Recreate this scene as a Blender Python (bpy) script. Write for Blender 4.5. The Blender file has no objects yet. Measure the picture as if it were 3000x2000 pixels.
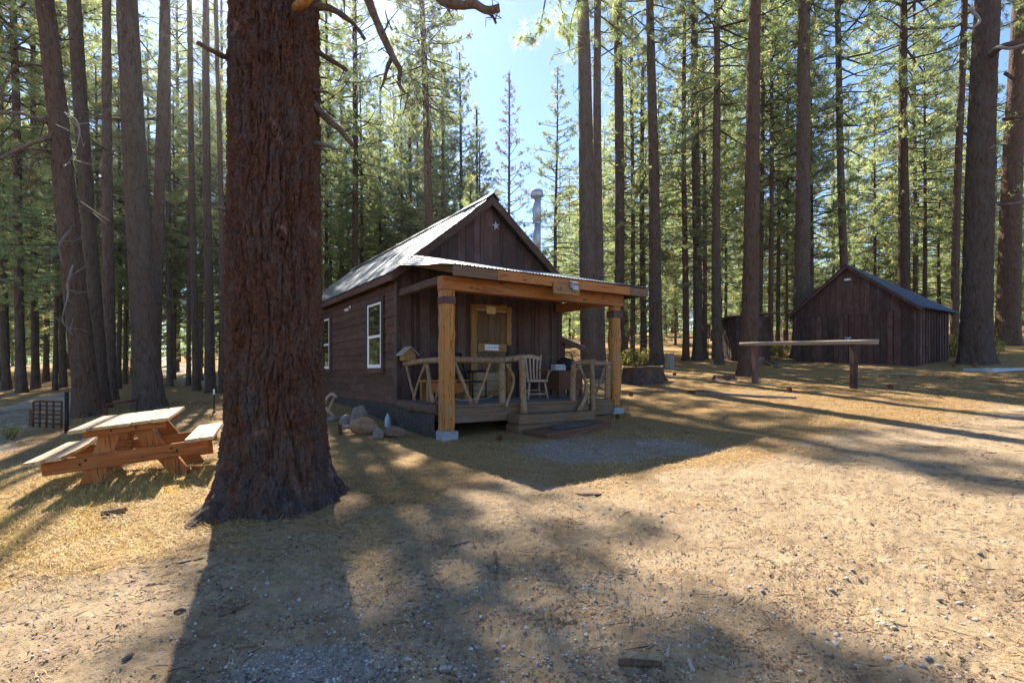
import bpy, math, random
import numpy as np
from mathutils import Matrix, Vector

# ------------------------------------------------------------------ camera, light, exposure
SC = bpy.context.scene
COL = SC.collection
FPX, CX, HY, EYE = 1550.0, 1500.0, 1090.0, 1.3      # focal length and horizon in pixels of a 3000 px wide frame
cam_d = bpy.data.cameras.new('camera')
cam_d.sensor_width = 36.0
cam_d.lens = 36.0 * FPX / 3000.0
cam_d.shift_y = (HY - 1000.0) / 3000.0
cam_d.clip_start = 0.05
cam_d.clip_end = 2000.0
cam = bpy.data.objects.new('camera', cam_d)
COL.objects.link(cam)
cam.location = (0, 0, EYE)
cam.rotation_euler = (math.radians(90), 0, 0)
SC.camera = cam

SUN_AZ = math.atan2(-0.44, 1.0)       # measured from +Y towards +X
SUN_EL = math.radians(44)
world = bpy.data.worlds.new('World')
SC.world = world
world.use_nodes = True
wn = world.node_tree.nodes
bg = wn['Background']
sky = wn.new('ShaderNodeTexSky')
sky.sky_type = 'NISHITA'
sky.sun_disc = False
sky.sun_elevation = SUN_EL
sky.sun_rotation = SUN_AZ
sky.altitude = 2000
sky.air_density = 1.0
sky.dust_density = 0.2
sky.ozone_density = 4.0
world.node_tree.links.new(sky.outputs[0], bg.inputs[0])
bg.inputs[1].default_value = 0.092

sun_d = bpy.data.lights.new('sun', 'SUN')
sun_d.energy = 5.0
sun_d.angle = math.radians(0.55)
sun_d.color = (1.0, 0.91, 0.78)
sun = bpy.data.objects.new('sun', sun_d)
COL.objects.link(sun)
sdir = Vector((math.sin(SUN_AZ) * math.cos(SUN_EL), math.cos(SUN_AZ) * math.cos(SUN_EL), math.sin(SUN_EL)))
sun.rotation_euler = sdir.to_track_quat('Z', 'Y').to_euler()
sun.location = (-10, 20, 30)

SC.view_settings.view_transform = 'Standard'
SC.view_settings.look = 'None'
SC.view_settings.gamma = 1.0
SC.view_settings.exposure = 1.8
SC.view_settings.use_curve_mapping = False
SC.render.engine = 'CYCLES'
SC.cycles.max_bounces = 8
SC.cycles.diffuse_bounces = 5
SC.cycles.glossy_bounces = 3
SC.cycles.transmission_bounces = 4
SC.cycles.transparent_max_bounces = 8
SC.cycles.caustics_reflective = False
SC.cycles.caustics_refractive = False

# ------------------------------------------------------------------ noise and terrain
def _h(ix, iy, iz, seed):
    with np.errstate(over='ignore'):
        n = (ix.astype(np.uint32) * np.uint32(374761393) + iy.astype(np.uint32) * np.uint32(668265263)
             + iz.astype(np.uint32) * np.uint32(2147483647) + np.uint32(seed * 1274126177 & 0xffffffff))
        n = (n ^ (n >> np.uint32(13))) * np.uint32(1274126177)
        n = (n ^ (n >> np.uint32(16))) * np.uint32(2246822519)
        n = n ^ (n >> np.uint32(15))
    return n.astype(np.float64) / 4294967295.0

def vn(x, y, z=None, seed=1):
    """smooth value noise, 0..1"""
    x = np.asarray(x, float); y = np.asarray(y, float)
    two = z is None
    z = np.zeros_like(x) if two else np.asarray(z, float)
    fx, fy, fz = np.floor(x), np.floor(y), np.floor(z)
    ix, iy, iz = (fx.astype(np.int64) & 0xffffffff), (fy.astype(np.int64) & 0xffffffff), (fz.astype(np.int64) & 0xffffffff)
    u, v, w = x - fx, y - fy, z - fz
    u = u * u * (3 - 2 * u); v = v * v * (3 - 2 * v); w = w * w * (3 - 2 * w)
    def lay(k):
        a = _h(ix, iy, iz + k, seed); b = _h(ix + 1, iy, iz + k, seed)
        c = _h(ix, iy + 1, iz + k, seed); d = _h(ix + 1, iy + 1, iz + k, seed)
        return (a * (1 - u) + b * u) * (1 - v) + (c * (1 - u) + d * u) * v
    l0 = lay(0)
    if two:
        return l0
    return l0 * (1 - w) + lay(1) * w

def fbm(x, y, z=None, seed=1, oct=4, lac=2.0, gain=0.5):
    s = 0; a = 1.0; t = 0
    for o in range(oct):
        s = s + a * vn(x, y, z, seed + o * 17); t += a
        x = np.asarray(x) * lac; y = np.asarray(y) * lac
        if z is not None: z = np.asarray(z) * lac
        a *= gain
    return s / t

def sstep(a, b, x):
    t = np.clip((np.asarray(x, float) - a) / (b - a), 0, 1)
    return t * t * (3 - 2 * t)

def gz(x, y):
    """ground height, the slow part"""
    x = np.asarray(x, float); y = np.asarray(y, float)
    p = -0.866 + 0.0394 * x + 0.0953 * y
    # the rise behind flattens far out
    far = np.maximum(np.hypot(x, y) - 70, 0)
    p = p - 0.05 * far
    q = -0.35 + 0.02 * x + 0.04 * np.minimum(y, 40)
    k = 0.06
    m = np.maximum(p, q)
    z = m + k * np.log(np.exp((p - m) / k) + np.exp((q - m) / k))
    z = z + 0.10 * np.exp(-(((x + 4.9) / 2.2) ** 2 + ((y - 6.8) / 1.8) ** 2))
    z = z + 0.10 * (fbm(x * 0.35, y * 0.35, seed=5, oct=2) - 0.5)
    z = z + 0.5 * (fbm(x * 0.05, y * 0.05, seed=8, oct=2) - 0.5) * sstep(22, 50, np.hypot(x, y))
    return z

def micro(x, y):
    d = np.hypot(x, y)
    f = 1 - sstep(10, 22, d)
    m = 0.030 * (fbm(x * 2.2, y * 2.2, seed=21, oct=3) - 0.5)
    m = m + 0.022 * (fbm(x * 9, y * 9, seed=31, oct=3) - 0.5) * f
    m = m + 0.055 * np.maximum(np.abs(vn(x * 22, y * 22, seed=41) - 0.5) - .12, 0) * (1 - sstep(6, 11, d)) * (.4 + 1.2 * vn(x * 3, y * 3, seed=47))
    return m

def gfull(x, y):
    return gz(x, y) + micro(x, y)

def g1(x, y):
    return float(gz(np.array([x]), np.array([y]))[0])

def at(px, py, Y):
    return Vector(((px - CX) / FPX * Y, Y, EYE - (py - HY) / FPX * Y))

_YS = np.exp(np.linspace(math.log(2.0), math.log(160), 1500))
def ground(px, py):
    X = (px - CX) / FPX * _YS
    Z = EYE - (py - HY) / FPX * _YS
    d = Z - gz(X, _YS)
    i = np.argmax(d < 0)
    if d[i] >= 0: i = len(_YS) - 1
    return Vector((X[i], _YS[i], float(gz(X[i:i+1], _YS[i:i+1])[0])))

# ------------------------------------------------------------------ mesh and object helpers
def fastmesh(name, V, F, mats, smooth=False, mi=None, attr=None, cattr=None):
    V = np.asarray(V, np.float32).reshape(-1, 3)
    me = bpy.data.meshes.new(name)
    if isinstance(F, np.ndarray):
        n, k = F.shape
        me.vertices.add(len(V)); me.vertices.foreach_set('co', V.ravel())
        me.loops.add(n * k); me.loops.foreach_set('vertex_index', F.astype(np.int32).ravel())
        me.polygons.add(n)
        me.polygons.foreach_set('loop_start', np.arange(0, n * k, k, dtype=np.int32))
        me.polygons.foreach_set('loop_total', np.full(n, k, dtype=np.int32))
    else:
        me.from_pydata(V.tolist(), [], F)
    for m in (mats if isinstance(mats, (list, tuple)) else [mats]):
        me.materials.append(m)
    if mi is not None:
        me.polygons.foreach_set('material_index', np.asarray(mi, np.int32))
    if smooth:
        me.polygons.foreach_set('use_smooth', np.ones(len(me.polygons), bool))
    for nm, vals in (attr or {}).items():
        a = me.attributes.new(nm, 'FLOAT', 'POINT'); a.data.foreach_set('value', np.asarray(vals, np.float32))
    for nm, vals in (cattr or {}).items():
        a = me.attributes.new(nm, 'FLOAT_COLOR', 'POINT'); a.data.foreach_set('color', np.asarray(vals, np.float32).ravel())
    me.update(calc_edges=True)
    me.validate()
    return me

def tag(o, label=None, cat=None, group=None, kind=None):
    if label: o['label'] = label
    if cat: o['category'] = cat
    if group: o['group'] = group
    if kind: o['kind'] = kind
    return o

def put(name, me, parent=None, loc=None, label=None, cat=None, group=None, kind=None, rot=None, scale=None):
    o = bpy.data.objects.new(name, me)
    COL.objects.link(o)
    if parent is not None: o.parent = parent
    if loc is not None: o.location = loc
    if rot is not None: o.rotation_euler = rot
    if scale is not None: o.scale = scale
    return tag(o, label, cat, group, kind)

def empty(name, loc, label, cat, group=None, rz=0.0, mat=None):
    o = bpy.data.objects.new(name, None)
    COL.objects.link(o)
    if mat is not None: o.matrix_world = mat
    else:
        o.location = loc; o.rotation_euler = (0, 0, rz)
    o.empty_display_size = 0.2
    return tag(o, label, cat, group)

def copy_tree(o, parent=None):
    c = o.copy(); COL.objects.link(c)
    c.parent = parent
    for ch in list(o.children):
        copy_tree(ch, c)
    return c

def cbox(x0, x1, y0, y1, z0, z1, b=0.006):
    """chamfered box, 44 triangles"""
    b = min(b, (x1 - x0) * .3, (y1 - y0) * .3, (z1 - z0) * .3)
    V = []; idx = {}
    for ix, X in ((0, x0), (1, x1)):
        for iy, Y in ((0, y0), (1, y1)):
            for iz, Z in ((0, z0), (1, z1)):
                sx, sy, sz = (1 if ix == 0 else -1), (1 if iy == 0 else -1), (1 if iz == 0 else -1)
                idx[ix, iy, iz, 0] = len(V); V.append((X, Y + sy * b, Z + sz * b))
                idx[ix, iy, iz, 1] = len(V); V.append((X + sx * b, Y, Z + sz * b))
                idx[ix, iy, iz, 2] = len(V); V.append((X + sx * b, Y + sy * b, Z))
    g = lambda a, b_, c, k: idx[a, b_, c, k]
    F = [[g(0,0,0,0), g(0,0,1,0), g(0,1,1,0), g(0,1,0,0)], [g(1,0,0,0), g(1,1,0,0), g(1,1,1,0), g(1,0,1,0)],
         [g(0,0,0,1), g(1,0,0,1), g(1,0,1,1), g(0,0,1,1)], [g(0,1,0,1), g(0,1,1,1), g(1,1,1,1), g(1,1,0,1)],
         [g(0,0,0,2), g(0,1,0,2), g(1,1,0,2), g(1,0,0,2)], [g(0,0,1,2), g(1,0,1,2), g(1,1,1,2), g(0,1,1,2)]]
    for i in (0, 1):
        for j in (0, 1):
            F.append([g(i,j,0,0), g(i,j,0,1), g(i,j,1,1), g(i,j,1,0)])
            F.append([g(i,0,j,0), g(i,0,j,2), g(i,1,j,2), g(i,1,j,0)])
            F.append([g(0,i,j,1), g(0,i,j,2), g(1,i,j,2), g(1,i,j,1)])
            for k in (0, 1):
                F.append([g(i,j,k,0), g(i,j,k,1), g(i,j,k,2)])
    return V, F

def flipfix(me):
    import bmesh
    bm = bmesh.new(); bm.from_mesh(me)
    bmesh.ops.recalc_face_normals(bm, faces=bm.faces)
    bm.to_mesh(me); bm.free()

def box(name, parent, xr, yr, zr, mat, b=0.006, wob=0.0, label=None, rot=None, **kw):
    V, F = cbox(xr[0], xr[1], yr[0], yr[1], zr[0], zr[1], b)
    V = np.array(V, float)
    if wob:
        r = np.random.default_rng(abs(hash((round(xr[0],3), round(yr[0],3), round(zr[0],3)))) % 99991)
        V += r.normal(0, wob, 3)
        V += r.normal(0, wob * .35, V.shape)
    if rot is not None:
        c = np.array([(xr[0]+xr[1])/2, (yr[0]+yr[1])/2, (zr[0]+zr[1])/2])
        M = np.array(Matrix.Rotation(rot[1], 3, rot[0]))
        V = (V - c) @ M.T + c
    me = fastmesh(name, V, F, mat)
    flipfix(me)
    return put(name, me, parent, label=label, **kw)

def poly(name, parent, V, F, mat, smooth=False, label=None, fix=True, **kw):
    me = fastmesh(name, np.array(V, float), F, mat, smooth)
    if fix: flipfix(me)
    return put(name, me, parent, label=label, **kw)

def prism(name, parent, pts2, axis, a, b, mat, label=None, **kw):
    """extrude a 2D outline along an axis between a and b; pts2 are the other two coordinates in xyz order"""
    V = []
    for t in (a, b):
        for p in pts2:
            V.append((t, p[0], p[1]) if axis == 'x' else ((p[0], t, p[1]) if axis == 'y' else (p[0], p[1], t)))
    n = len(pts2)
    F = [list(range(n))[::-1], list(range(n, 2 * n))] + [[i, (i + 1) % n, n + (i + 1) % n, n + i] for i in range(n)]
    return poly(name, parent, V, F, mat, label=label, **kw)

def tube_data(pts, rad, n=10, wob=0.0, seed=0, cap=True, wobf=6.0, zs=1.0):
    pts = np.array([tuple(p) for p in pts], float); m = len(pts)
    rad = np.full(m, rad, float) if np.isscalar(rad) else np.array(rad, float)
    T = np.gradient(pts, axis=0); T /= np.linalg.norm(T, axis=1)[:, None] + 1e-9
    up = np.array([0, 0, 1.0]) if abs(T[0, 2]) < 0.9 else np.array([0, 1.0, 0])
    A = np.cross(T, up); A /= np.linalg.norm(A, axis=1)[:, None] + 1e-9
    B = np.cross(A, T)
    th = np.linspace(0, 2 * np.pi, n, endpoint=False)
    ring = A[:, None, :] * np.cos(th)[None, :, None] + B[:, None, :] * np.sin(th)[None, :, None]
    R = rad[:, None] * np.ones((1, n))
    V = pts[:, None, :] + ring * R[:, :, None]
    if wob:
        nz = vn(V[..., 0] * wobf + seed * 3.1, V[..., 1] * wobf, V[..., 2] * wobf * zs, seed=seed + 3) - 0.5
        V = pts[:, None, :] + ring * (R * (1 + wob * 2 * nz))[:, :, None]
    V = V.reshape(-1, 3)
    F = []
    for i in range(m - 1):
        for j in range(n):
            F.append([i * n + j, i * n + (j + 1) % n, (i + 1) * n + (j + 1) % n, (i + 1) * n + j])
    if cap:
        F.append(list(range(n))[::-1]); F.append(list(range((m - 1) * n, m * n)))
    return V, F

def tube(name, parent, pts, rad, mat, n=10, wob=0.0, seed=0, smooth=True, label=None, sub=0, wobf=6.0, **kw):
    pts = [Vector(p) for p in pts]
    if sub:
        rr = [rad] * len(pts) if np.isscalar(rad) else list(rad)
        P = []; Rr = []
        for i in range(len(pts) - 1):
            for k in range(sub):
                t = k / sub
                P.append(pts[i].lerp(pts[i + 1], t)); Rr.append(rr[i] * (1 - t) + rr[i + 1] * t)
        P.append(pts[-1]); Rr.append(rr[-1]); pts, rad = P, Rr
    V, F = tube_data(pts, rad, n, wob, seed, wobf=wobf)
    me = fastmesh(name, V, F, mat, smooth)
    flipfix(me)
    return put(name, me, parent, label=label, **kw)

def smooth_path(pts, k=4):
    """Catmull-Rom through the points"""
    P = [np.array(tuple(p), float) for p in pts]
    P = [2 * P[0] - P[1]] + P + [2 * P[-1] - P[-2]]
    out = []
    for i in range(1, len(P) - 2):
        for j in range(k):
            t = j / k
            a, b, c, d = P[i-1], P[i], P[i+1], P[i+2]
            out.append(0.5 * ((2*b) + (-a+c)*t + (2*a-5*b+4*c-d)*t*t + (-a+3*b-3*c+d)*t**3))
    out.append(P[-2])
    return out

def rock_data(seed, n1=9, n2=14, amp=0.35, squash=(1, 1, 1), facet=0.0):
    r = np.random.default_rng(seed)
    th = np.linspace(0, np.pi, n1); ph = np.linspace(0, 2 * np.pi, n2, endpoint=False)
    T, P = np.meshgrid(th, ph, indexing='ij')
    D = np.stack([np.sin(T) * np.cos(P), np.sin(T) * np.sin(P), np.cos(T)], -1)
    o = r.uniform(0, 50, 3)
    nz = fbm(D[..., 0] * 1.6 + o[0], D[..., 1] * 1.6 + o[1], D[..., 2] * 1.6 + o[2], seed=seed, oct=3)
    rad = 1 + amp * (nz - 0.5) * 2
    if facet:
        for k in range(int(facet)):
            d = r.normal(0, 1, 3); d /= np.linalg.norm(d)
            h = r.uniform(0.62, 0.9)
            dd = D @ d
            lim = np.where(dd > 0.05, h / np.maximum(dd, 0.05), 9)
            rad = np.minimum(rad, lim)
    V = (D * rad[..., None] * np.array(squash)).reshape(-1, 3)
    F = []
    for i in range(n1 - 1):
        for j in range(n2):
            a, b, c, d = i * n2 + j, i * n2 + (j + 1) % n2, (i + 1) * n2 + (j + 1) % n2, (i + 1) * n2 + j
            if i == 0: F.append([a, c, d])
            elif i == n1 - 2: F.append([a, b, d])
            else: F.append([a, b, c, d])
    return V, F

# ------------------------------------------------------------------ materials
def newmat(name):
    m = bpy.data.materials.new(name); m.use_nodes = True
    nt = m.node_tree
    b = nt.nodes['Principled BSDF']
    return m, nt, b

class NT:
    def __init__(s, nt): s.nt = nt
    def n(s, typ, **kw):
        nd = s.nt.nodes.new('ShaderNode' + typ)
        for k, v in kw.items():
            if k.startswith('i_'):
                key = k[2:]
                nd.inputs[int(key) if key.isdigit() else key.replace('_', ' ')].default_value = v
            else: setattr(nd, k, v)
        return nd
    def l(s, a, b): s.nt.links.new(a, b)
    def mix(s, fac, a, b, blend='MIX'):
        nd = s.nt.nodes.new('ShaderNodeMix'); nd.data_type = 'RGBA'; nd.blend_type = blend
        for sock, v in ((nd.inputs[0], fac), (nd.inputs[6], a), (nd.inputs[7], b)):
            if hasattr(v, 'is_output'): s.l(v, sock)
            elif isinstance(v, (int, float)): sock.default_value = v
            else: sock.default_value = (*v, 1)
        return nd.outputs[2]
    def math(s, op, a, b=None, clamp=False):
        nd = s.nt.nodes.new('ShaderNodeMath'); nd.operation = op; nd.use_clamp = clamp
        for sock, v in ((nd.inputs[0], a), (nd.inputs[1], b)):
            if v is None: continue
            if hasattr(v, 'is_output'): s.l(v, sock)
            else: sock.default_value = v
        return nd.outputs[0]
    def ramp(s, fac, stops):
        nd = s.nt.nodes.new('ShaderNodeValToRGB')
        el = nd.color_ramp.elements
        while len(el) < len(stops): el.new(0.5)
        for e, (p, c) in zip(el, stops):
            e.position = p; e.color = (*c, 1) if len(c) == 3 else c
        s.l(fac, nd.inputs[0])
        return nd.outputs[0]
    def rng(s, v, a, b, c, d):
        nd = s.nt.nodes.new('ShaderNodeMapRange'); s.l(v, nd.inputs[0])
        for i, t in enumerate((a, b, c, d)): nd.inputs[i + 1].default_value = t
        return nd.outputs[0]

def coords(t, scale, rand=True, kind='Object'):
    tc = t.n('TexCoord')
    v = tc.outputs[kind]
    if rand:
        oi = t.n('ObjectInfo')
        k = t.math('MULTIPLY', oi.outputs['Random'], 37.0)
        add = t.n('VectorMath', operation='ADD')
        t.l(v, add.inputs[0])
        cmb = t.n('CombineXYZ'); t.l(k, cmb.inputs[0]); t.l(k, cmb.inputs[1]); t.l(k, cmb.inputs[2])
        t.l(cmb.outputs[0], add.inputs[1]); v = add.outputs[0]
    mp = t.n('Mapping'); mp.inputs['Scale'].default_value = scale
    t.l(v, mp.inputs[0])
    return mp.outputs[0]

def noise(t, vec, scale=5, detail=5, rough=0.6, dist=0.0):
    nd = t.n('TexNoise', i_Scale=scale, i_Detail=detail, i_Roughness=rough, i_Distortion=dist)
    t.l(vec, nd.inputs['Vector'])
    return nd.outputs['Fac']

def wood(name, dark, light, axis='z', rough=0.75, bump=0.25, var=0.35, grey=None, sc=1.0, knots=False, streak=None, checks=False):
    m, nt, b = newmat(name); t = NT(nt)
    st = {'x': (1.2, 22, 22), 'y': (22, 1.2, 22), 'z': (22, 22, 1.2)}[axis]
    v = coords(t, tuple(k * sc for k in st))
    g = noise(t, v, 1.6, 7, 0.65, 0.4)
    col = t.ramp(g, [(0.28, dark), (0.72, light)])
    v2 = coords(t, (2.3, 2.3, 2.3))
    bl = noise(t, v2, 1.0, 4, 0.6)
    if grey is not None:
        f = t.rng(bl, 0.48, 0.75, 0, 0.8)
        col = t.mix(f, col, grey)
    if knots:
        vo = t.n('TexVoronoi', i_Scale=1.0, feature='F1')
        kv = coords(t, {'x': (2.2, 7, 7), 'y': (7, 2.2, 7), 'z': (7, 7, 2.2)}[axis])
        t.l(kv, vo.inputs['Vector'])
        kf = t.rng(vo.outputs['Distance'], 0.10, 0.2, 1, 0)
        col = t.mix(t.math('MULTIPLY', kf, 0.75), col, tuple(c * 0.35 for c in dark))
    if streak is not None:
        sv = coords(t, {'x': (.7, 8, 8), 'y': (8, .7, 8), 'z': (8, 8, .7)}[axis])
        col = t.mix(t.rng(noise(t, sv, 1.3, 5, 0.7, 0.3), 0.60, 0.74, 0, 0.6), col, streak)
    if checks:
        cv = coords(t, {'x': (.6, 11, 11), 'y': (11, .6, 11), 'z': (11, 11, .6)}[axis])
        cn = noise(t, cv, 1.0, 3, 0.5, 0.2)
        col = t.mix(t.rng(t.math('ABSOLUTE', t.math('SUBTRACT', cn, 0.5)), 0.004, 0.014, 0.8, 0), col, tuple(c * 0.25 for c in dark))
    oi = t.n('ObjectInfo')
    br = t.rng(oi.outputs['Random'], 0, 1, 1 - var, 1 + var)
    hsv = t.n('HueSaturation'); t.l(col, hsv.inputs['Color']); t.l(br, hsv.inputs['Value'])
    t.l(hsv.outputs[0], b.inputs['Base Color'])
    b.inputs['Roughness'].default_value = rough
    b.inputs['Specular IOR Level'].default_value = 0.25
    bp = t.n('Bump', i_Strength=bump, i_Distance=0.01)
    t.l(g, bp.inputs['Height']); t.l(bp.outputs[0], b.inputs['Normal'])
    return m

def plain(name, c, rough=0.7, metal=0.0, var=0.15, sc=8.0, bump=0.15, c2=None, spec=0.3, bsc=None):
    m, nt, b = newmat(name); t = NT(nt)
    v = coords(t, (sc, sc, sc))
    g = noise(t, v, 1.0, 6, 0.65)
    c2 = c2 or tuple(k * (1 + var) for k in c)
    col = t.ramp(g, [(0.3, tuple(k * (1 - var) for k in c)), (0.7, c2)])
    t.l(col, b.inputs['Base Color'])
    b.inputs['Roughness'].default_value = rough
    b.inputs['Metallic'].default_value = metal
    b.inputs['Specular IOR Level'].default_value = spec
    if bump:
        g2 = noise(t, coords(t, (bsc or sc * 3,) * 3), 1.0, 6, 0.7)
        bp = t.n('Bump', i_Strength=bump, i_Distance=0.02)
        t.l(g2, bp.inputs['Height']); t.l(bp.outputs[0], b.inputs['Normal'])
    return m

def bark(name, c_deep, c_plate, c_grey, sc=1.0, bump=0.8, zsq=0.28):
    m, nt, b = newmat(name); t = NT(nt)
    v = coords(t, (sc, sc, sc * zsq))
    n1 = noise(t, v, 9.0, 8, 0.62, 0.6)
    vo = t.n('TexVoronoi', i_Scale=14.0, feature='F1'); t.l(v, vo.inputs['Vector'])
    v2 = coords(t, (sc * 1.0, sc * 1.0, sc * 0.5))
    n2 = noise(t, v2, 2.6, 5, 0.6)
    n3 = noise(t, coords(t, (sc, sc, sc * 0.45)), 42.0, 5, 0.7)
    col = t.ramp(n1, [(0.32, c_deep), (0.5, c_plate), (0.72, tuple(min(1, k * 1.35) for k in c_plate))])
    gf = t.rng(n2, 0.42, 0.68, 0.0, 0.85)
    col = t.mix(gf, col, c_grey)
    col = t.mix(t.rng(n3, 0.35, 0.75, 0, 0.55), col, tuple(k * 0.45 for k in c_plate))
    oi = t.n('ObjectInfo')
    br = t.rng(oi.outputs['Random'], 0, 1, 0.8, 1.25)
    hsv = t.n('HueSaturation'); t.l(col, hsv.inputs['Color']); t.l(br, hsv.inputs['Value'])
    t.l(hsv.outputs[0], b.inputs['Base Color'])
    b.inputs['Roughness'].default_value = 0.9
    b.inputs['Specular IOR Level'].default_value = 0.12
    h = t.math('ADD', t.math('MULTIPLY', n1, 0.7), t.math('ADD', t.math('MULTIPLY', vo.outputs['Distance'], 0.5), t.math('MULTIPLY', n3, 0.25)))
    bp = t.n('Bump', i_Strength=bump, i_Distance=0.05)
    t.l(h, bp.inputs['Height']); t.l(bp.outputs[0], b.inputs['Normal'])
    return m

def needles(name, green, warm, brown, trans=0.45):
    m, nt, b = newmat(name); t = NT(nt)
    at_ = t.n('Attribute', attribute_name='tint')
    col = t.ramp(at_.outputs['Fac'], [(0.0, green), (0.55, tuple((a + c) / 2 for a, c in zip(green, warm))), (0.85, warm), (1.0, brown)])
    oi = t.n('ObjectInfo')
    br = t.rng(oi.outputs['Random'], 0, 1, 0.75, 1.25)
    hsv = t.n('HueSaturation'); t.l(col, hsv.inputs['Color']); t.l(br, hsv.inputs['Value'])
    d = t.n('BsdfDiffuse'); tr = t.n('BsdfTranslucent'); gl = t.n('BsdfGlossy', i_Roughness=0.45)
    gl.inputs['Color'].default_value = (0.6, 0.6, 0.55, 1)
    t.l(hsv.outputs[0], d.inputs[0])
    hs2 = t.n('HueSaturation', i_Value=2.6); t.l(hsv.outputs[0], hs2.inputs['Color'])
    t.l(hs2.outputs[0], tr.inputs[0])
    mx = t.n('MixShader', i_0=trans); t.l(d.outputs[0], mx.inputs[1]); t.l(tr.outputs[0], mx.inputs[2])
    mx2 = t.n('MixShader', i_0=0.06); t.l(mx.outputs[0], mx2.inputs[1]); t.l(gl.outputs[0], mx2.inputs[2])
    t.l(mx2.outputs[0], nt.nodes['Material Output'].inputs['Surface'])
    return m

M = {}
M['stain_v'] = wood('dark_stained_boards_upright', (0.036, 0.018, 0.014), (0.110, 0.060, 0.048), 'z', 0.8, 0.4, 0.35, (0.100, 0.078, 0.074), streak=(0.16, 0.12, 0.112))
M['stain_h'] = wood('dark_stained_boards_level', (0.040, 0.018, 0.012), (0.118, 0.058, 0.038), 'y', 0.75, 0.35, 0.22, (0.115, 0.078, 0.062))
M['stain_x'] = wood('dark_stained_boards_crosswise', (0.040, 0.018, 0.012), (0.118, 0.058, 0.038), 'x', 0.75, 0.35, 0.22, (0.115, 0.078, 0.062))
M['barn_v'] = wood('red_brown_barn_boards', (0.038, 0.016, 0.013), (0.122, 0.060, 0.049), 'z', 0.85, 0.45, 0.4, (0.125, 0.088, 0.080), streak=(0.27, 0.215, 0.20))
M['oil_z'] = wood('oiled_timber_upright', (0.22, 0.080, 0.014), (0.50, 0.225, 0.055), 'z', 0.6, 0.4, 0.1, (0.27, 0.155, 0.075), knots=True, checks=True)
M['oil_x'] = wood('oiled_timber_level', (0.24, 0.075, 0.012), (0.46, 0.175, 0.038), 'x', 0.55, 0.25, 0.15, (0.32, 0.165, 0.07), knots=True, checks=True)
M['oil_y'] = wood('oiled_timber_crosswise', (0.24, 0.075, 0.012), (0.46, 0.175, 0.038), 'y', 0.55, 0.25, 0.15, (0.32, 0.165, 0.07), knots=True, checks=True)
M['dull_x'] = wood('weathered_timber_level', (0.085, 0.050, 0.028), (0.20, 0.125, 0.072), 'x', 0.8, 0.4, 0.25, (0.15, 0.13, 0.11))
M['deck_x'] = wood('grey_deck_boards', (0.10, 0.090, 0.082), (0.21, 0.185, 0.165), 'x', 0.8, 0.3, 0.25, (0.20, 0.19, 0.18))
M['slab_z'] = wood('golden_slab_upright', (0.17, 0.082, 0.022), (0.36, 0.19, 0.060), 'z', 0.6, 0.3, 0.12, (0.19, 0.13, 0.07))
M['slab_x'] = wood('golden_slab_level', (0.18, 0.085, 0.024), (0.36, 0.19, 0.062), 'x', 0.6, 0.3, 0.12, (0.19, 0.13, 0.07))
M['door_z'] = wood('brown_door_planks', (0.070, 0.038, 0.018), (0.16, 0.092, 0.045), 'z', 0.7, 0.4, 0.2, (0.115, 0.088, 0.068))
M['door_x'] = wood('grey_brown_door_planks_level', (0.17, 0.115, 0.065), (0.32, 0.24, 0.155), 'x', 0.75, 0.3, 0.2, (0.24, 0.20, 0.16))
M['chair'] = wood('pale_worn_chair_wood', (0.27, 0.17, 0.11), (0.46, 0.33, 0.235), 'z', 0.6, 0.2, 0.12, (0.33, 0.25, 0.20))
M['table_y'] = wood('bleached_table_boards', (0.34, 0.22, 0.115), (0.62, 0.455, 0.27), 'y', 0.7, 0.3, 0.12, checks=True)
M['table_x'] = wood('orange_table_frame', (0.22, 0.065, 0.015), (0.44, 0.155, 0.040), 'x', 0.7, 0.3, 0.12, (0.36, 0.17, 0.07), checks=True)
M['table_z'] = wood('orange_table_legs', (0.22, 0.065, 0.015), (0.44, 0.155, 0.040), 'z', 0.7, 0.3, 0.12, (0.36, 0.17, 0.07), checks=True)
M['greywood'] = wood('silver_grey_dead_wood', (0.19, 0.165, 0.145), (0.40, 0.36, 0.32), 'z', 0.85, 0.4, 0.2)
M['greywood_x'] = wood('silver_grey_plank', (0.19, 0.15, 0.12), (0.36, 0.30, 0.24), 'x', 0.85, 0.4, 0.2)
M['log'] = bark('peeling_log', (0.10, 0.050, 0.024), (0.30, 0.175, 0.090), (0.33, 0.27, 0.215), 3.0, 0.7, 0.6)
M['log_end'] = plain('log_cut_end', (0.34, 0.22, 0.12), 0.8, var=0.3, sc=14)
M['deadlimb'] = bark('dead_limb', (0.045, 0.028, 0.020), (0.14, 0.085, 0.058), (0.17, 0.135, 0.115), 4.0, 0.5, 0.5)
M['palelimb'] = bark('bleached_limb', (0.11, 0.09, 0.078), (0.22, 0.19, 0.17), (0.26, 0.235, 0.215), 4.0, 0.5, 0.4)
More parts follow.
